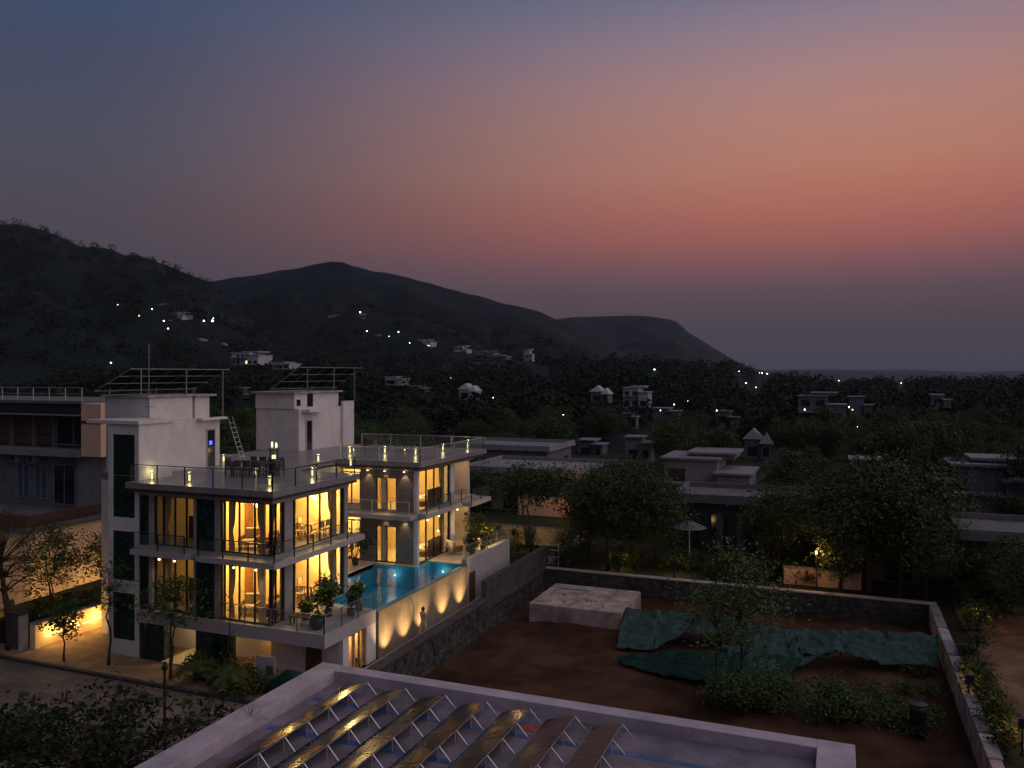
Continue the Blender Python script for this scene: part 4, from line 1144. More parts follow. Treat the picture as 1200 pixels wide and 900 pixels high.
for k in range(22): MB().box(-46.3-1.5*k, -46.26-1.5*k, 39.5, 39.54, 12.901, 13.749).build('railing_post', 'aluminium', rl)
for x in (-53.0, -51.3):
    a = thing('air_conditioner', 'pale outdoor air conditioner unit fixed on the neighbouring house wall', 'air conditioner', (x, 39.9, 8.6), 'air conditioner units on the neighbouring house')
    MB().box(-.42, .42, -.15, .3, -.02, .58).build('casing', 'house_pale', a, world=False, bevel=.02)
    MB().lathe((0, 0, 0), [(.22, -.16), (.22, -.154)], 16).mesh('x', 'tank_black')
    MB().tube([(-.1, -.165, .28), (-.1, -.15, .28)], .22, 16).build('fan_grille', 'tank_black', a, world=False)
kb = thing('gate_cabin', 'small flat-roofed beige cabin with a dark shutter in front of the neighbouring house', 'cabin', (-50, 33, 0))
MB().box(-60, -47.9, 31.9, 33.9, -.05, 7.6).build('wall', 'peach_wall', kb)
MB().box(-60.1, -47.7, 31.7, 33.95, 7.601, 7.9).build('roof', 'house_pale', kb)
MB().box(-52.5, -49.0, 31.85, 31.9, 3.2, 6.6).build('shutter', 'house_dark', kb)
# low lit retaining wall, planted bank
lw = thing('driveway_wall', 'low cream retaining wall with a glowing light strip along the driveway', 'wall', (-39.7, 35, 0))
MB().box(-39.95, -39.55, 30.9, 44, 0, 1.38).build('wall_face', 'cream_wall', lw)
MB().box(-40.0, -39.5, 30.9, 44, 1.381, 1.45).build('coping', 'house_pale', lw)
MB().box(-39.548, -39.52, 31.4, 43.5, .62, .66).build('light_strip', 'candle_glow', lw)
for y in (31.8, 33.2, 34.6, 36.0, 37.4): lamp('strip_light', (-39.2, y, .9), 48, (1, .55, .15), .06, lw)
MB().add([(-44.25, 30.9, .1), (-39.95, 30.9, .1), (-39.95, 31.0, 1.3), (-44.25, 31.0, 1.3), (-39.95, 44, 1.3), (-44.25, 44, 1.6)], [(0,1,2,3), (3,2,4,5)]).build('planted_bank', 'ground_soil', kind='structure')
gp = thing('gate_pillar', 'short ribbed gate pillar at the road end of the driveway', 'pillar', (-40.3, 30.6, 0))
MB().box(-40.6, -40.0, 30.3, 30.85, .1, 2.0).build('shaft', 'concrete', gp); MB().box(-40.68, -39.92, 30.22, 30.93, 2.0, 2.1).build('cap', 'house_dark', gp)
for k in range(5): MB().box(-40.58+.12*k, -40.52+.12*k, 30.27, 30.3, .2, 1.95).build('rib', 'house_dark', gp)
for i, (x, y, e) in enumerate(((-43.0, 31.9, 120), (-41.6, 34.4, 170), (-42.2, 38.5, 150))):
    t = thing('garden_light', 'low garden floodlight washing the tall side wall above the planted bank', 'lamp', (x, y, 1.3), 'garden lights on the planted bank')
    MB().lathe((0, 0, 0), [(.05, 0), (.05, .35)], 8).build('post', 'dark_metal', t, world=False)
    MB().lathe((0, 0, .35), [(.06, 0), (.08, .12)], 8).build('bulb', 'candle_glow', t, world=False)
    MB().box(.12, .16, -.3, .3, .2, .75).build('added_shield', 'dark_metal', t, world=False); MB().box(-.12, .16, -.3, .3, .751, .77).build('added_hood', 'dark_metal', t, world=False)  # plate and cap added only to keep the bulb out of sight
    l = lamp('flood', (x, y, 2.0), e, (1, .56, .18), .1); l.parent = t; l.location = (-.02, 0, .62)
# ------------------------------------------------------------------ front garden and street
make_tree('bare_tree', 'leaning dark tree with nearly bare fanned branches against the warm side wall', (-40.75, 30.45, .1), 11, 7.4, 5.0, .24, 700, .16, 'leaf_dark', lean=(-1.7, .6), bare=.55, base=.36, tips=60, clump=.10)
make_tree('bank_tree', 'leafy small tree silhouetted against the warm side wall on the planted bank', (-41.2, 33.3, 1.3), 12, 4.9, 4.4, .09, 5200, .17, 'leaf_mid', base=.22, stems=3, clump=.12)
make_tree('bank_tree', 'second leafy small tree on the planted bank close to the green tower', (-40.6, 36.6, 1.35), 13, 4.2, 3.4, .08, 3200, .17, 'leaf_mid', base=.22, stems=2, clump=.12)
make_tree('young_tree', 'round young tree growing at the kerb in front of the driveway mouth', (-36.6, 30.2, .12), 14, 3.0, 2.0, .06, 1400, .20, 'leaf_mid', base=.35, clump=.15)
make_tree('young_tree', 'thin crooked tree in front of the green stone tower', (-34.0, 30.6, .12), 15, 5.4, 3.0, .07, 420, .20, 'leaf_mid', base=.45, clump=.09, bare=.3)
make_tree('young_tree', 'slim tree with tilted leaf sprays before the lit entrance', (-29.7, 30.3, .12), 16, 4.9, 3.2, .10, 1300, .20, 'leaf_mid', base=.5, clump=.11, stems=2)
make_tree('bare_sapling', 'thin bare sapling with crossing twigs in front of the podium balcony', (-26.7, 30.9, .12), 17, 5.6, 2.6, .05, 60, .14, 'leaf_warm', base=.4, tips=12, bare=.6)
for i in range(14):
    make_bush('bank_shrub', 'low hedge shrub on the planted bank above the glowing retaining wall', (-40.4-.9*rnd.random(), 31.2+.62*i, 1.2), 400+i, rnd.uniform(.6, 1.1), 1.2, 420, .15, rnd.choice(('leaf_mid', 'leaf_dark', 'leaf_warm')), 'hedge shrubs on the planted bank')
for i, (x, y, h, s, lm) in enumerate(((-28.9, 31.0, 1.5, 1.3, 'leaf_mid'), (-28.0, 30.7, 1.2, 1.4, 'leaf_warm'), (-27.2, 31.2, 1.6, 1.5, 'leaf_mid'), (-26.4, 30.5, 1.2, 1.3, 'leaf_warm'), (-25.6, 31.0, 1.5, 1.4, 'leaf_dark'), (-24.6, 30.3, 1.3, 1.5, 'leaf_dark'), (-25.2, 30.0, .8, 1.2, 'leaf_warm'))):
    make_bush('garden_shrub', 'leafy garden shrub in the bed between the kerb and the podium', (x, y, .12), 40+i, h*.62, s*.8, 420, .18, lm, 'shrubs in front of the podium')
def palm(label, loc, seed, h, fr, n=16, m='leaf_warm'):
    t = thing('palm', label, 'palm', loc); r = random.Random(seed)
    MB().tube([(0, 0, 0), (.03, .02, h*.5), (0, .04, h)], [.11, .09, .06], 8).build('trunk', 'bark', t, world=False)
    for i in range(n):
        a = i*2.4; e = r.uniform(.25, 1.2); mb = MB(); pr = None
        dirv = Vector((math.cos(a), math.sin(a), 0)); sd2 = Vector((-math.sin(a), math.cos(a), 0))
        for k in range(9):
            u = k/8; p = Vector((0, 0, h)) + dirv*fr*u*math.cos(e*.6) + Vector((0, 0, fr*(math.sin(e)*u - .75*u*u)))
            if pr is not None:
                for s in (-1, 1):
                    L = .34*fr*(1-.6*abs(u-.45)); tip = p + sd2*s*L + dirv*L*.5 + Vector((0, 0, -.25*L))
                    mb.add([pr, p, tip], [(0, 1, 2)])
                mb.bar(pr, p, .02)
            pr = p
        mb.build('frond', m, t, world=False)
    return t
palm('small feathery palm in the bed before the green stone pier', (-28.3, 30.5, .12), 5, .6, 1.2, 16, 'leaf_dark')
palm('wide fan palm in the bed before the lit recess', (-26.1, 30.2, .12), 6, .7, 1.1, 14, 'leaf_dark')
sl = thing('street_pole', 'slender dark metal pole standing at the road bend', 'pole', G(193, 30))
MB().tube([(0, 0, -.02), (0, 0, 4.15)], [.06, .045], 8).build('shaft', 'dark_metal', sl, world=False)
MB().lathe((0, 0, 0), [(.14, 0), (.14, .04), (.08, .3)], 8).build('base', 'dark_metal', sl, world=False)
MB().box(-.09, .09, -.06, .06, 3.85, 4.0).build('bracket', 'dark_metal', sl, world=False)
sg = thing('sign_panel', 'white panel with a small dark grille standing beside the podium shrubs', 'panel', (-24.9, 31.3, .12))
MB().box(-.55, .5, -.04, .04, 0, 1.35).build('board', 'trim_white', sg, world=False)
for k in range(5): MB().box(.05+.08*k, .08+.08*k, -.07, -.04, .55, .95).build('grille_bar', 'dark_metal', sg, world=False)
cv = thing('covered_scooter', 'vehicle under a dark blue tarpaulin parked below the podium', 'tarpaulin', (-23.2, 31.0, .12))
MB().grid(lambda u, v: ((u-.5)*2.4*(1+.1*math.sin(9*v)), (v-.5)*1.1, 1.05*(math.sin(math.pi*min(1, max(0, u))) ** .5)*(math.sin(math.pi*v) ** .4) + .03*math.sin(14*u+6*v)), 24, 14).build('tarpaulin', 'green_net_dark', cv, world=False, smooth=True)

# near tree at the bottom of the view, beside the near roof
make_tree('near_tree', 'dark feathery tree crown rising beside the near roof and the road bend', (-20.6, 18.0, 0), 61, 4.5, 6.6, .22, 3600, .24, 'leaf_near', base=.45, tips=70, clump=.07, flat=.55)
make_tree('near_tree', 'dark feathery tree overhanging the road on the kerb side of the bend', (-24.4, 17.4, 0), 62, 3.9, 6.2, .2, 2800, .24, 'leaf_near', base=.45, tips=62, clump=.07, flat=.55)
make_tree('bare_sapling', 'leafless twiggy sapling in front of the near parapet', (-17.4, 21.2, 0), 63, 5.4, 2.6, .05, 30, .1, 'leaf_dark', base=.45, tips=14, bare=.7)
# plot vegetation
make_tree('plot_tree', 'young bright green tree standing alone among the shade nets', P(868, 812, PZ), 64, 7.0, 5.6, .12, 2600, .22, 'leaf_bright', base=.30, tips=60, clump=.12, flat=.75)
make_tree('plot_tree', 'thin young tree leaning beside the bright green plot tree', P(840, 800, PZ), 65, 5.0, 3.6, .08, 1000, .20, 'leaf_bright', base=.35, clump=.12)
for i in range(20):
    px = 830 + 185*rnd.random(); py = 822 + 40*rnd.random()*(.4 + .6*(px-830)/185)
    make_bush('plot_shrub', 'tangled green shrub growing in the plot behind the near parapet', P(px, py, PZ), 70+i, rnd.uniform(.9, 1.6), rnd.uniform(1.6, 2.6), 700, .17, rnd.choice(('leaf_mid', 'leaf_bright', 'leaf_mid')), 'shrubs behind the near parapet')
for i in range(16):
    px = 1000+95*rnd.random(); py = 790+70*rnd.random()
    make_bush('plot_weed', 'low brownish weed clump on the shaded plot floor', P(px, py, PZ), 95+i, rnd.uniform(.4, .8), rnd.uniform(1.2, 2.2), 320, .15, rnd.choice(('leaf_mid', 'leaf_warm')), 'weed clumps on the plot floor')
wt = thing('water_drum', 'dark upright drum with a lid standing in the plot by the weathered wall', 'drum', P(1076, 862, PZ))
MB().lathe((0, 0, 0), [(.34, 0), (.36, .5), (.34, 1.0), (.36, 1.04), (.36, 1.3), (.30, 1.36)], 16).build('body', 'tank_black', wt, world=False, smooth=True)
MB().lathe((0, 0, 1.36), [(.38, 0), (.38, .06), (.1, .1)], 16).build('lid', 'tank_black', wt, world=False)
for i in range(14):
    q = P(1105+60*rnd.random(), 745+140*rnd.random(), 0); q.x = max(5.95, min(6.6, q.x))
    make_bush('verge_shrub', 'dark leafy shrub on the verge between weathered wall and dirt track', q, 120+i, rnd.uniform(.7, 1.5), rnd.uniform(.9, 1.4), 520, .17, rnd.choice(('leaf_mid', 'leaf_dark', 'leaf_warm')), 'shrubs along the dirt track')
for i in range(12):
    q = P(1120+90*rnd.random(), 708+34*rnd.random(), 0)
    make_bush('hedge_shrub', 'leafy garden shrub at the far end of the dirt track', q, 140+i, rnd.uniform(.7, 1.6), rnd.uniform(1.2, 2.0), 520, .2, rnd.choice(('leaf_mid', 'leaf_dark', 'leaf_warm')), 'garden shrubs past the dirt track')
for i in range(34):
    px = 655+300*rnd.random(); q = P(px, 654+.055*(px-655)+16*rnd.random(), 0); q.y = max(q.y, 58.4)
    make_bush('garden_bush', 'clipped or leafy bush in the garden behind the retaining wall', q, 160+i, rnd.uniform(.6, 1.5), rnd.uniform(1.0, 2.0), 480, .2, rnd.choice(('leaf_mid', 'leaf_dark', 'leaf_warm', 'leaf_dark')), 'bushes behind the retaining wall')

# ------------------------------------------------------------------ lamps of the neighbourhood
def garden_lamp(label, loc, h, power, col=(1, .5, .16), m='warm_bulb', cat='lamp post'):
    t = thing('lamp_post', label, cat, loc)
    if h < 2:
        MB().lathe((0, 0, h+.30), [(.24, 0), (.24, .02), (.06, .08)], 12).build('added_hood', 'dark_metal', t, world=False)  # cap added above the bulb to hide it from the camera
        MB().box(-.18, .22, -.23, -.21, h-.12, h+.28).build('added_shield', 'dark_metal', t, world=False); m = 'candle_glow'  # plate added on the camera side so the bulb is not seen
    MB().tube([(0, 0, -.02), (0, 0, h)], .04, 8).build('pole', 'dark_metal', t, world=False)
    MB().lathe((0, 0, h), [(.04, 0), (.075, .06), (.075, .13), (.03, .18)], 10).build('globe', m, t, world=False, smooth=True)
    MB().lathe((0, 0, 0), [(.1, 0), (.08, .12)], 8).build('base', 'dark_metal', t, world=False)
    l = lamp('globe_light', (0, 0, 0), power, col, .12); l.parent = t; l.location = (0, .18 if h < 2 else -.16, h+.12)
    return t
garden_lamp('small pink-white globe lamp post over the low garden wall', P(957, 693, 0), 2.55, 140, (1, .50, .2))
lwl = thing('garden_wall', 'low amber-lit garden wall behind the globe lamp post', 'wall', P(965, 688, 0))
MB().box(-2.6, 2.4, 0, .25, 0, 1.15).build('wall_face', 'peach_wall', lwl, world=False); MB().box(-2.65, 2.45, -.04, .29, 1.151, 1.22).build('coping', 'concrete', lwl, world=False)
garden_lamp('globe lamp post behind the umbrella tree by the pale house', P(684, 612, 0), 2.6, 260, (1, .48, .14))
garden_lamp('short garden lamp lighting the shrubs beside the boundary wall', P(583, 668, 0), 1.0, 45, (1, .62, .12))
garden_lamp('short lamp lighting the yellow-green trunk of the umbrella tree', P(603, 648, 0), 1.6, 60, (1, .66, .2))
garden_lamp('short stand-in lamp by the dirt track verge', P(1135, 820, 0), .9, 30, (1, .56, .16))  # added: stands in for an unseen source of the lit ground
garden_lamp('short stand-in lamp among the shrubs at the end of the dirt track', P(1150, 738, 0), .9, 50, (1, .5, .12))  # added for the lit shrubs, no fixture in sight
garden_lamp('hooded stand-in lamp by the dirt track beyond the verge shrubs', P(1198, 885, 0), 1.2, 40, (1, .52, .16))  # added for the lit ground, its source is out of sight
garden_lamp('hooded stand-in lamp among the bushes under the dark spreading trees', P(722, 668, 0), .9, 45, (1, .6, .2))  # added to light the bushes, fixture unseen
garden_lamp('hooded stand-in lamp among the bushes before the dark-fronted house', P(790, 676, 0), .9, 45, (1, .6, .2))  # second lamp added to light these bushes
gw = thing('garden_wall', 'pale garden wall with plaster face between boundary wall and umbrella tree', 'wall', P(640, 640, 0))
MB().box(-5.2, 2.0, 0, .25, 0, 1.5).build('wall_face', 'lit_wall', gw, world=False); MB().box(-5.25, 2.05, -.04, .29, 1.5, 1.58).build('coping', 'concrete', gw, world=False)
gw = thing('garden_wall', 'orange-lit plaster wall across the garden under the pale house', 'wall', P(655, 606, 0))
MB().box(-4.5, 4.0, 0, .25, 0, 1.9).build('wall_face', 'peach_wall', gw, world=False); MB().box(-4.55, 4.05, -.04, .29, 1.9, 1.97).build('coping', 'concrete', gw, world=False)
for i, (px, py, d_, s) in enumerate(((578, 662, .9, 'leaf_warm'), (590, 660, .9, 'leaf_warm'), (598, 655, 1.6, 'leaf_bright'), (607, 650, 2.2, 'leaf_bright'), (622, 650, 2.4, 'leaf_dark'))):
    make_bush('lit_shrub', 'warmly lit shrub between the villa deck and the umbrella tree', P(px, py, 0), 220+i, d_, 1.3, 520, .18, s, 'lit shrubs beside the boundary wall')
make_bush('topiary_bush', 'dense rounded dark topiary bush behind the scaffold frame', P(662, 664, 0), 230, 2.6, 2.2, 2600, .14, 'leaf_dark')

# ------------------------------------------------------------------ flat-roofed houses among the trees
KEEP = []                                   # picture windows that trees standing nearer leave free: the houses the photograph shows
def flat_house(name, label, x0, x1, y0, y1, h, m='house_pale', zb=0, roof='house_pale', overhang=.5, wins=4, dark=True, parapet=.35, group=None, cat='house'):
    cx, cy2 = (x0+x1)/2, (y0+y1)/2
    t = thing(name, label, cat, (cx, cy2, zb), group)
    MB().box(x0, x1, y0, y1, zb-.3, zb+h-.35).build('wall', m, t)
    MB().box(x0-overhang, x1+overhang, y0-overhang, y1+overhang, zb+h-.35, zb+h-.08).build('roof', roof, t)
    e = overhang-.06
    mb = MB(); mb.box(x0-e, x1+e, y0-e, y0-e+.2, zb+h-.079, zb+h+parapet); mb.box(x0-e, x1+e, y1+e-.2, y1+e, zb+h-.079, zb+h+parapet)
    mb.box(x0-e, x0-e+.2, y0-e+.2, y1+e-.2, zb+h-.079, zb+h+parapet); mb.box(x1+e-.2, x1+e, y0-e+.2, y1+e-.2, zb+h-.079, zb+h+parapet)
    mb.build('parapet', roof, t)
    w = (x1-x0)/max(1, wins)
    for k in range(wins):
        a, b = x0+w*(k+.18), x0+w*(k+.82)
        f = MB().box(a, b, y0-.06, y0-.002, zb+.15, zb+h*.72).build('window', 'house_dark', t)
        MB().box(a+.08, (a+b)/2-.03, y0-.075, y0-.061, zb+.23, zb+h*.72-.08).build('pane', 'dark_glass', f); MB().box((a+b)/2+.03, b-.08, y0-.075, y0-.061, zb+.23, zb+h*.72-.08).build('pane', 'dark_glass', f)
    n = max(1, int((y1-y0)/4)); w = (y1-y0)/n
    for k in range(n):
        a, b = y0+w*(k+.3), y0+w*(k+.7)
        f = MB().box(x1+.002, x1+.06, a, b, zb+h*.3, zb+h*.7).build('window', 'house_dark', t)
        MB().box(x1+.061, x1+.075, a+.08, b-.08, zb+h*.3+.08, zb+h*.7-.08).build('pane', 'dark_glass', f)
    return t
def keep(px0, px1, y0, y1, d): KEEP.append((px0, px1, y0, y1, d))
flat_house('pale_house', 'long pale flat-roofed house behind the umbrella tree', -38.3, -23.0, 82, 93, 4.3, 'house_pale'); keep(556, 738, 530, 560, 84); keep(660, 700, 560, 600, 84)
flat_house('pale_house', 'second pale flat roof just behind the long pale house', -47, -34.4, 98, 108, 5.2, 'house_grey'); keep(550, 646, 515, 538, 98)
flat_house('dark_house', 'dark-fronted flat-roofed house with curtained openings behind the retaining wall', -12.6, -1.2, 69, 76, 4.4, 'house_dark', roof='house_grey', wins=5); keep(788, 905, 562, 640, 67)
for i in range(4):
    MB().grid(lambda u, v, i=i: (-9.4+1.6*i+.5*u, 68.75+.05*math.sin(20*u), .3+3.0*v), 16, 2).build('outdoor_curtain', 'house_grey', label='grey outdoor curtain hanging in front of the dark-fronted house', cat='curtain', group='curtains of the dark-fronted house', smooth=True)
flat_house('dark_house', 'wide low house with shaded front and pale roof edge past the dirt track', 7.6, 24, 60.5, 67, 4.3, 'house_dark', roof='house_grey', wins=6); keep(1118, 1200, 598, 632, 58)
flat_house('cream_house', 'cream-walled house behind the globe lamp post', -.2, 5.2, 63.5, 69, 3.4, 'house_grey', wins=2); keep(935, 985, 640, 672, 60)
us = thing('garden_umbrella', 'pale folded-edge garden parasol in front of the dark-fronted house', 'parasol', P(808, 668, 0))
MB().tube([(0, 0, 0), (0, 0, 3.6)], .04, 6).build('pole', 'aluminium', us, world=False)
mb = MB()
for k in range(8):
    a, b = k*math.pi/4, (k+1)*math.pi/4; mb.add([(0, 0, 3.75), (1.3*math.cos(a), 1.3*math.sin(a), 3.2), (1.3*math.cos(b), 1.3*math.sin(b), 3.2)], [(0, 1, 2)])
mb.build('canopy', 'house_grey', us, world=False)
def villa_cluster(label, px, ytop, wpx, d, storeys, m='house_pale', roofm='roof_paint', name='distant_house', lit=0, group=None, hpx=None, kind=0):
    "house of stacked flat-roofed volumes; its ground height follows from its size and the land under it"
    seed = int(px*7+ytop)
    r = random.Random(seed)
    w = wpx*d/F; h = 3.2*storeys
    zt = H-(ytop-HOR)*d/F
    zb = min(zt-h, landz(px, d)+.5) if d < 150 else zt-h
    c = G(px, d, 0)
    t = thing(name, label, 'house', (c.x, c.y, zb), group)
    dep = min(12, w*.8)
    hh = zt-zb
    def vol(x0, x1, y0, y1, z0, z1):
        MB().box(x0, x1, y0, y1, z0, z1).build('wall', m, t, world=False)
        if kind == 1:
            xm = (x0+x1)/2; MB().add([(x0-.4, y0-.4, z1), (x1+.4, y0-.4, z1), (x1+.4, y1+.4, z1), (x0-.4, y1+.4, z1), (xm, y0+.6, z1+1.8), (xm, y1-.6, z1+1.8)], [(0,1,4),(1,2,5,4),(2,3,5),(3,0,4,5),(3,2,1,0)]).build('roof', roofm, t, world=False)
        else:
            MB().box(x0-.35, x1+.35, y0-.45, y1+.35, z1+.002, z1+.24).build('roof', roofm, t, world=False)
        n = max(1, int((x1-x0)/2.6)); q = (x1-x0)/n
        for s in range(max(1, int((z1-z0)/3))):
            for k in range(n):
                if r.random() < .25: continue
                a, b, zz = x0+q*(k+.2), x0+q*(k+.8), z0+3.1*s+.7
                if zz+1.5 > z1: continue
                li = r.random() < lit
                f = MB().box(a-.08, b+.08, y0-.05, y0-.001, zz-.08, zz+1.58).build('window', 'house_grey', t, world=False)
                MB().box(a, b, y0-.07, y0-.051, zz, zz+1.5).build('pane', 'lit_window' if li else 'dark_glass', f, world=False)
    vol(-w/2, w*.12, 0, dep, -.5, hh*.92)
    vol(w*.13, w/2, -dep*.15, dep*.8, -.5, hh*.70)
    vol(-w*.22, w*.30, dep*.25, dep, hh*.701 if False else hh*.93, hh) if hh > 5 and w > 6 else None
    if w > 7: MB().box(-w*.48, w*.1, -dep*.22, -.01, hh*.5, hh*.5+.22).build('balcony', roofm, t, world=False)
    return t
hs = [ # px, top row, width px, depth m, storeys, material, what sets it apart, lit, kind
 (828, 534, 100, 92, 2, 'house_pale', 'white stacked-box villa with balconies above the dark-fronted house', 0, 0),
 (1025, 537, 50, 95, 1, 'house_pale', 'low white house with a long flat roof in the dark trees', 0, 0),
 (1165, 541, 85, 80, 2, 'house_grey', 'broad grey house with pinkish roof past the dirt track', 0, 0),
 (1106, 560, 36, 74, 1, 'house_grey', 'small grey house stepped below the broad grey house', 0, 0),
 (963, 461, 52, 205, 3, 'house_grey', 'tall house with dark arched openings and a lamp, in the valley', 0, 0),
 (1009, 462, 26, 215, 3, 'house_grey', 'narrow house with a jutting flat roof next to the tall arched house', 0, 0),
 (1103, 461, 20, 245, 2, 'house_grey', 'lone bluish house high in the valley trees', 0, 0),
 (745, 453, 30, 270, 2, 'house_pale', 'square white two-storey house standing clear in the valley', 0, 0),
 (548, 455, 22, 260, 1, 'house_pale', 'white gabled house below the peaked hill', 0, 1),
 (703, 458, 22, 250, 1, 'house_grey', 'grey gabled cottage next to the square white house', 0, 1),
 (738, 484, 16, 190, 1, 'house_grey', 'tiny pale hut under the square white house', 0, 0),
 (780, 478, 30, 220, 1, 'house_grey', 'low house with an amber lamp beside it in the valley', 0, 0),
 (852, 480, 26, 200, 2, 'house_grey', 'grey house with a bright white lamp in the valley trees', 0, 0),
 (888, 513, 30, 140, 1, 'house_grey', 'small grey gabled house deep among the valley trees', 0, 1),
 (692, 515, 30, 150, 1, 'house_grey', 'low grey roof behind the pale roofs', 0, 0),
 (748, 511, 30, 135, 1, 'house_pale', 'pale house half hidden above the second pale roof', 0, 0),
 (520, 505, 26, 170, 1, 'house_grey', 'low grey building behind the clad block terrace', 0, 0),
 (462, 441, 24, 330, 1, 'house_pale', 'white house with lamps behind the narrow stair room', 0, 0),
 (490, 452, 20, 300, 1, 'house_grey', 'grey roofed house below the white house with lamps', 0, 0),
 (619, 409, 11, 640, 4, 'house_pale', 'slim white block rising from the foot of the peaked hill', 0, 0),
 (540, 405, 18, 640, 3, 'house_pale', 'white stepped house at the foot of the peaked hill', 0, 0),
 (568, 411, 24, 620, 2, 'house_grey', 'long grey house at the foot of the peaked hill', 0, 0),
 (585, 416, 20, 600, 1, 'house_grey', 'low grey house under the long grey house', 0, 0),
 (632, 430, 14, 520, 2, 'house_grey', 'small house in front of the slim white block', 0, 0),
 (288, 412, 42, 420, 2, 'house_pale', 'white house with a tiered roof above the courtyard trees', .2, 0),
 (330, 424, 28, 390, 1, 'house_pale', 'long low white roof beside the tiered-roof house', 0, 0),
 (285, 452, 12, 260, 3, 'house_grey', 'slender white building between the two stair rooms', 0, 0),
 (12, 434, 24, 420, 2, 'house_grey', 'grey house above the neighbouring roof railing', 0, 0),
 (38, 437, 16, 430, 1, 'house_grey', 'small grey house beside the one above the roof railing', 0, 0),
]
for (px, yt, w, d, st, m, lb, li, kd) in hs:
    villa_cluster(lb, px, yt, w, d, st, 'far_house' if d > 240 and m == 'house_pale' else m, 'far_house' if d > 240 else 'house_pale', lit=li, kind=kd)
    keep(px-w*.55, px+w*.55, yt-2, yt+min(24, st*3.0*F/d*.8), d)
def hill_spot(px, py):
    d = 160.0
    while d < 3600:
        if HOR-(landz(px, d)-H)*F/d <= py: return d
        d *= 1.012
    return 3600
hh_ = [(187, 356, 14, 3, .7, 'tall white hillside house with several lit windows'), (207, 366, 22, 2, .1, 'wide pale hillside house beside the tall white one'), (195, 374, 12, 1, .3, 'small hillside house below the wide pale one'),
       (420, 368, 18, 4, .25, 'pale hotel-like block on the flank of the peaked hill'), (391, 369, 14, 2, 0, 'grey house beside the block on the peaked hill'), (445, 378, 14, 1, 1, 'amber-windowed house on the flank of the peaked hill'),
       (493, 398, 28, 2, .2, 'long pale house on the lower flank of the peaked hill'), (342, 393, 10, 1, 0, 'small pale hut on the dark slope'), (233, 396, 12, 1, .8, 'yellow-lit house low on the wooded hill'), (258, 402, 10, 1, .6, 'small yellow-lit house near the hill foot'),
       (442, 392, 8, 1, 0, 'small white hut below the amber-windowed house')]
for px, py, w, st, li, lb in hh_:
    d = hill_spot(px, py+st*2)
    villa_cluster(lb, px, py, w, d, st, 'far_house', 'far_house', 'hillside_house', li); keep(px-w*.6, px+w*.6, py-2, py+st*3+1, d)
# small lamps far away, each on its post
lamps = [(212, 368, 'white_spot', 1.0), (192, 376, 'white_spot', .7), (197, 385, 'amber_spot', .8), (239, 376, 'white_spot', .8), (249, 376, 'white_spot', 1.1), (178, 362, 'white_spot', .5), (163, 370, 'amber_spot', .5), (138, 357, 'warm_spot', .4),
         (422, 366, 'white_spot', .7), (430, 388, 'white_spot', .6), (467, 389, 'white_spot', .6), (480, 402, 'white_spot', .5), (504, 404, 'white_spot', .5), (456, 394, 'white_spot', .3), (250, 331+42, 'white_spot', .4), (130, 425, 'white_spot', .6),
         (508, 403, 'white_spot', .4), (578, 466, 'white_spot', .4), (767, 433, 'white_spot', .6), (790, 474, 'amber_spot', .7), (774, 481, 'white_spot', .5), (840, 481, 'white_spot', .6), (943, 480, 'white_spot', .7), (995, 477, 'white_spot', .7), (999, 480, 'warm_spot', .5),
         (893, 437, 'white_spot', .5), (899, 438, 'white_spot', .4), (874, 449, 'white_spot', .6), (886, 454, 'white_spot', .4), (866, 435, 'white_spot', .3), (983, 446, 'white_spot', .4), (1056, 449, 'white_spot', .35), (890, 411+26, 'warm_spot', .3), (660, 486, 'white_spot', .4), (528, 443, 'warm_spot', .4), (806, 470, 'warm_spot', .3), (1005, 500, 'warm_spot', .3)]
for i, (px, py, m, s) in enumerate(lamps):
    d = hill_spot(px, py)
    if d > 900: d = 900
    if py > 452: d = min(d, F*(H-7)/(py-HOR))
    d *= .985; keep(px-3, px+3, py-3, py+2, d)
    z = H-(py-HOR)*d/F
    c = G(px, d, z); base_z = min(z-3, landz(px, d))
    t = thing('distant_lamp', {'white_spot': 'tiny cold white lamp on a post far off in the dark valley or hillside', 'amber_spot': 'tiny amber lamp on a post far off in the dark valley or hillside', 'warm_spot': 'tiny warm lamp on a post far off in the dark valley or hillside'}[m], 'lamp', (c.x, c.y, base_z), 'distant ' + m.replace('_spot', '') + ' lamps')
    r_ = s*1.0*d/F
    MB().lathe((0, 0, z-base_z), [(r_*.5, -r_*.8), (r_, 0), (r_*.5, r_*.8)], 8).build('globe', m, t, world=False)
    MB().tube([(0, 0, 0), (0, 0, z-base_z-r_*.7)], r_*.12, 4).build('pole', 'dark_metal', t, world=False)

# ------------------------------------------------------------------ trees of the valley: each near one a thing, the wood beyond one mass
make_tree('umbrella_tree', 'umbrella-shaped dark tree with bare multiple trunks beside the long pale house', P(618, 641, 0), 300, 6.9, 7.6, .16, 4200, .34, 'leaf_dark', base=.52, stems=3, flat=.42, clump=.13)
protos = [make_tree('valley_tree', 'dark broad-leaved tree in the wooded valley', (0, 0, 0), 310+i, 7.0, (6.4, 7.4, 5.6, 8.0, 6.8, 5.0)[i], .17, (10500, 11500, 9000, 12000, 10500, 8000)[i], .27, ('leaf_dark', 'leaf_dark', 'leaf_mid', 'leaf_dark', 'leaf_dark', 'leaf_mid')[i], base=(.3, .35, .25, .4, .22, .3)[i], clump=.15, flat=(.7, .6, .8, .55, .75, .95)[i], group='trees of the wooded valley') for i in range(6)]
LOOK = ('dark spreading tree', 'broad dark tree', 'green rounded tree', 'wide flat-crowned tree', 'low dense tree', 'tall narrow green tree')
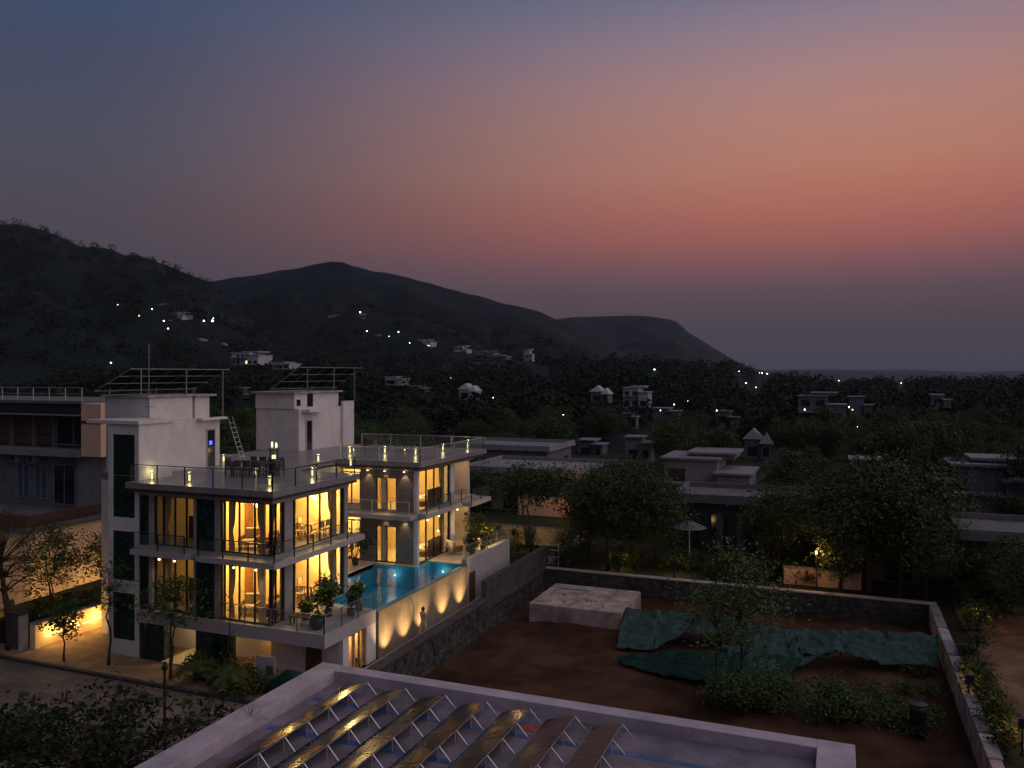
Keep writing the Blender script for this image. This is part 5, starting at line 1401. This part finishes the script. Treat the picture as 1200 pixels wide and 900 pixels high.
MARKS = [('the long pale house', Vector((-30, 84, 0))), ('the dark-fronted house', Vector((-7, 71, 0))), ('the white stacked-box villa', G(828, 92)), ('the low white house in the dark trees', G(1025, 95)), ('the broad grey house', G(1165, 80)),
         ('the wide low house past the dirt track', Vector((15, 63, 0))), ('the retaining wall', Vector((-12, 59, 0))), ('the globe lamp post', Vector((-1.5, 59, 0))), ('the small gabled house in the valley', G(888, 140)), ('the half-hidden pale house', G(748, 135)),
         ('the low grey roof behind the pale roofs', G(692, 150)), ('the low grey building behind the villa', G(520, 170)), ('the neighbouring house', Vector((-60, 62, 0))), ('the end of the dirt track', Vector((11, 60, 0))), ('the second pale roof', Vector((-41, 103, 0)))]
used = [0]*6
def valley_tree(loc, s, k, rz, label=None):
    if not used[k]:
        used[k] = 1; o = protos[k]; o.location = loc; o.rotation_euler.z = rz; o.scale = (s, s, s)
    else:
        o = dup(protos[k], loc, rz, None, None, s)
    o['label'] = f"{LOOK[k]} near {min(MARKS, key=lambda q: (q[1]-Vector((loc[0], loc[1], 0))).length)[0]}"
    return o
def clear_of(px, py_top, halfw, d, py_bot):
    for a, b, y0, y1, dk in KEEP:
        if d < dk and px+halfw > a and px-halfw < b and py_top < y1 and py_bot > y0: return False
    return True
placed = []
named = [(708, 672, 1.0, 0), (745, 668, 1.1, 1), (690, 650, .9, 4), (728, 645, 1.15, 3), (768, 660, .85, 0), (912, 676, .95, 1), (940, 668, .95, 4),
         (1020, 706, 1.1, 0), (1055, 700, 1.2, 1), (1090, 715, 1.1, 3), (1035, 680, 1.25, 4), (1105, 664, 1.2, 1), (1150, 705, .9, 0), (1185, 720, 1.0, 2), (1215, 740, 1.0, 1), (1000, 668, 1.1, 1), (1075, 668, 1.2, 0), (985, 690, .8, 2)]
for px, py, s, k in named:
    q = P(px, py, 0); s *= rnd.uniform(.82, .98)
    if px > 1080: s *= .66
    if q.x < 6: q.y = max(q.y, 59.6)
    valley_tree(q, s, k, rnd.uniform(0, 6.28)); placed.append((q.x, q.y))
HB = [(-39.5, -22, 80, 95), (-48, -33, 96, 110), (-14, 0, 67, 78), (6.5, 25, 59, 68), (-1.5, 6.5, 62, 70), (-60, -21, 25, 58), (-21, 6, 24, 58.5), (5, 15, 20, 60), (-90, -40, 30, 49)]
n = 0; tries = 0
while n < 235 and tries < 9000:
    tries += 1
    px = rnd.uniform(-60, 1290); d = 58 + 125*rnd.random()**.8
    q = G(px, d, 0)
    if any(a < q.x < b and c < q.y < e for a, b, c, e in HB): continue
    if px < 300 and d < 70: continue
    s = rnd.uniform(.6, 1.15); hw = 3.4*s*F/d
    if any((q.x-a)**2 + (q.y-b)**2 < 15 for a, b in placed): continue
    yt = HOR+F*(H-7.0*s)/d
    if not clear_of(px, yt, hw*.8, d, HOR+F*H/d): continue
    valley_tree(q, s, rnd.randrange(6), rnd.uniform(0, 6.28)); placed.append((q.x, q.y)); n += 1
for k in range(6):
    if not used[k]: bpy.data.objects.remove(protos[k])
# far wood
rs = np.random.RandomState(5)
def crown_base(n, seed, lf=.36):
    r2 = np.random.RandomState(seed)
    p = r2.normal(0, 1, (n, 3)); p /= np.linalg.norm(p, axis=1)[:, None]
    p *= (r2.uniform(.45, 1.0, n)**.5)[:, None]*(1+.22*np.sin(3*p[:, :1]+4*p[:, 1:2]+seed))
    p[:, 2] = p[:, 2]*.85+.55
    return leafmesh(r2, p, lf)
cb = [crown_base(230, i, .34) for i in range(5)]; cs = [crown_base(80, 10+i, .42) for i in range(5)]
vs, qs, off = [], [], 0
cnt = 0
while cnt < 4300:
    px = rs.uniform(-120, 1320); d = 165 + 700*rs.rand()**1.15
    s = rs.uniform(2.6, 5.2)*(1.25 if rs.rand() < .12 else 1)
    z = landz(px, d)
    top = HOR-(z+1.4*s-H)*F/d; hw = s*F/d
    if px > 880 and top < 437.5 and rs.rand() < .93: 
        s = max(1.5, (H-z+.2)/1.45); top = HOR-(z+1.4*s-H)*F/d
    if not clear_of(px, top, hw*.8, d, HOR-(z-H)*F/d): 
        cnt += .2; continue
    v, q = (cb if d < 330 else cs)[rs.randint(5)]
    a = rs.uniform(0, 6.28); c, s_ = math.cos(a), math.sin(a)
    w = G(px, d, z-.3)
    vv = np.stack([v[:, 0]*c-v[:, 1]*s_, v[:, 0]*s_+v[:, 1]*c, v[:, 2]*rs.uniform(.8, 1.25)], 1)*s + np.array(tuple(w))
    vs.append(vv); qs.append(q+off); off += len(v); cnt += 1
o = bpy.data.objects.new('far_woods', npmesh('far_woods', np.concatenate(vs), np.concatenate(qs), 'leaf_far')); SC.collection.objects.link(o)
tag(o, 'dark continuous wood filling the valley and hill foot', 'woods', kind='stuff')
# tree cover on the hills, seen as a rough skin and a ragged skyline
vs, qs, off = [], [], 0
tiny = [crown_base(14, 30+i, .55) for i in range(5)]
for name, (f, d0, D) in HILLS.items():
    if 'far' in name or name == 'foothill': continue
    for k in range(5200 if D < 1500 else 2600):
        px = rs.uniform(-40, 1240); t = rs.rand()**.6
        if rs.rand() < .35: t = rs.uniform(.96, 1.0)
        d = d0+(D-d0)*t; z = hillz(name, px, d)
        if z < 3: continue
        yy = HOR-(z-H)*F/d
        if not clear_of(px, yy-4, 3, d-2, yy): continue
        v, q = tiny[rs.randint(5)]; s = rs.uniform(1.0, 2.1)*max(1, D/1300)*(.45 if t > .95 else 1)
        vs.append(v*s + np.array(tuple(G(px, d, z-.6*s)))); qs.append(q+off); off += len(v)
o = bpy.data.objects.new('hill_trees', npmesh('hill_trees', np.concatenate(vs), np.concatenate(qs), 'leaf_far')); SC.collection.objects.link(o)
tag(o, 'dense trees covering the dark hills', 'woods', kind='stuff')

# ------------------------------------------------------------------ evening haze in the valley air
HAZE = True
if HAZE:
    hm = bpy.data.materials.new('haze_air'); hm.use_nodes = True
    nt = hm.node_tree; nt.nodes.clear()
    vo = nt.nodes.new('ShaderNodeVolumePrincipled'); vo.inputs['Density'].default_value = .000055; vo.inputs['Color'].default_value = (.60, .66, .88, 1); vo.inputs['Anisotropy'].default_value = .1
    oo = nt.nodes.new('ShaderNodeOutputMaterial'); nt.links.new(vo.outputs[0], oo.inputs['Volume'])
    MATS['haze_air'] = hm
    MB().box(-8500, 8500, -8500, 8500, -4, 250).build('haze', 'haze_air', kind='stuff')
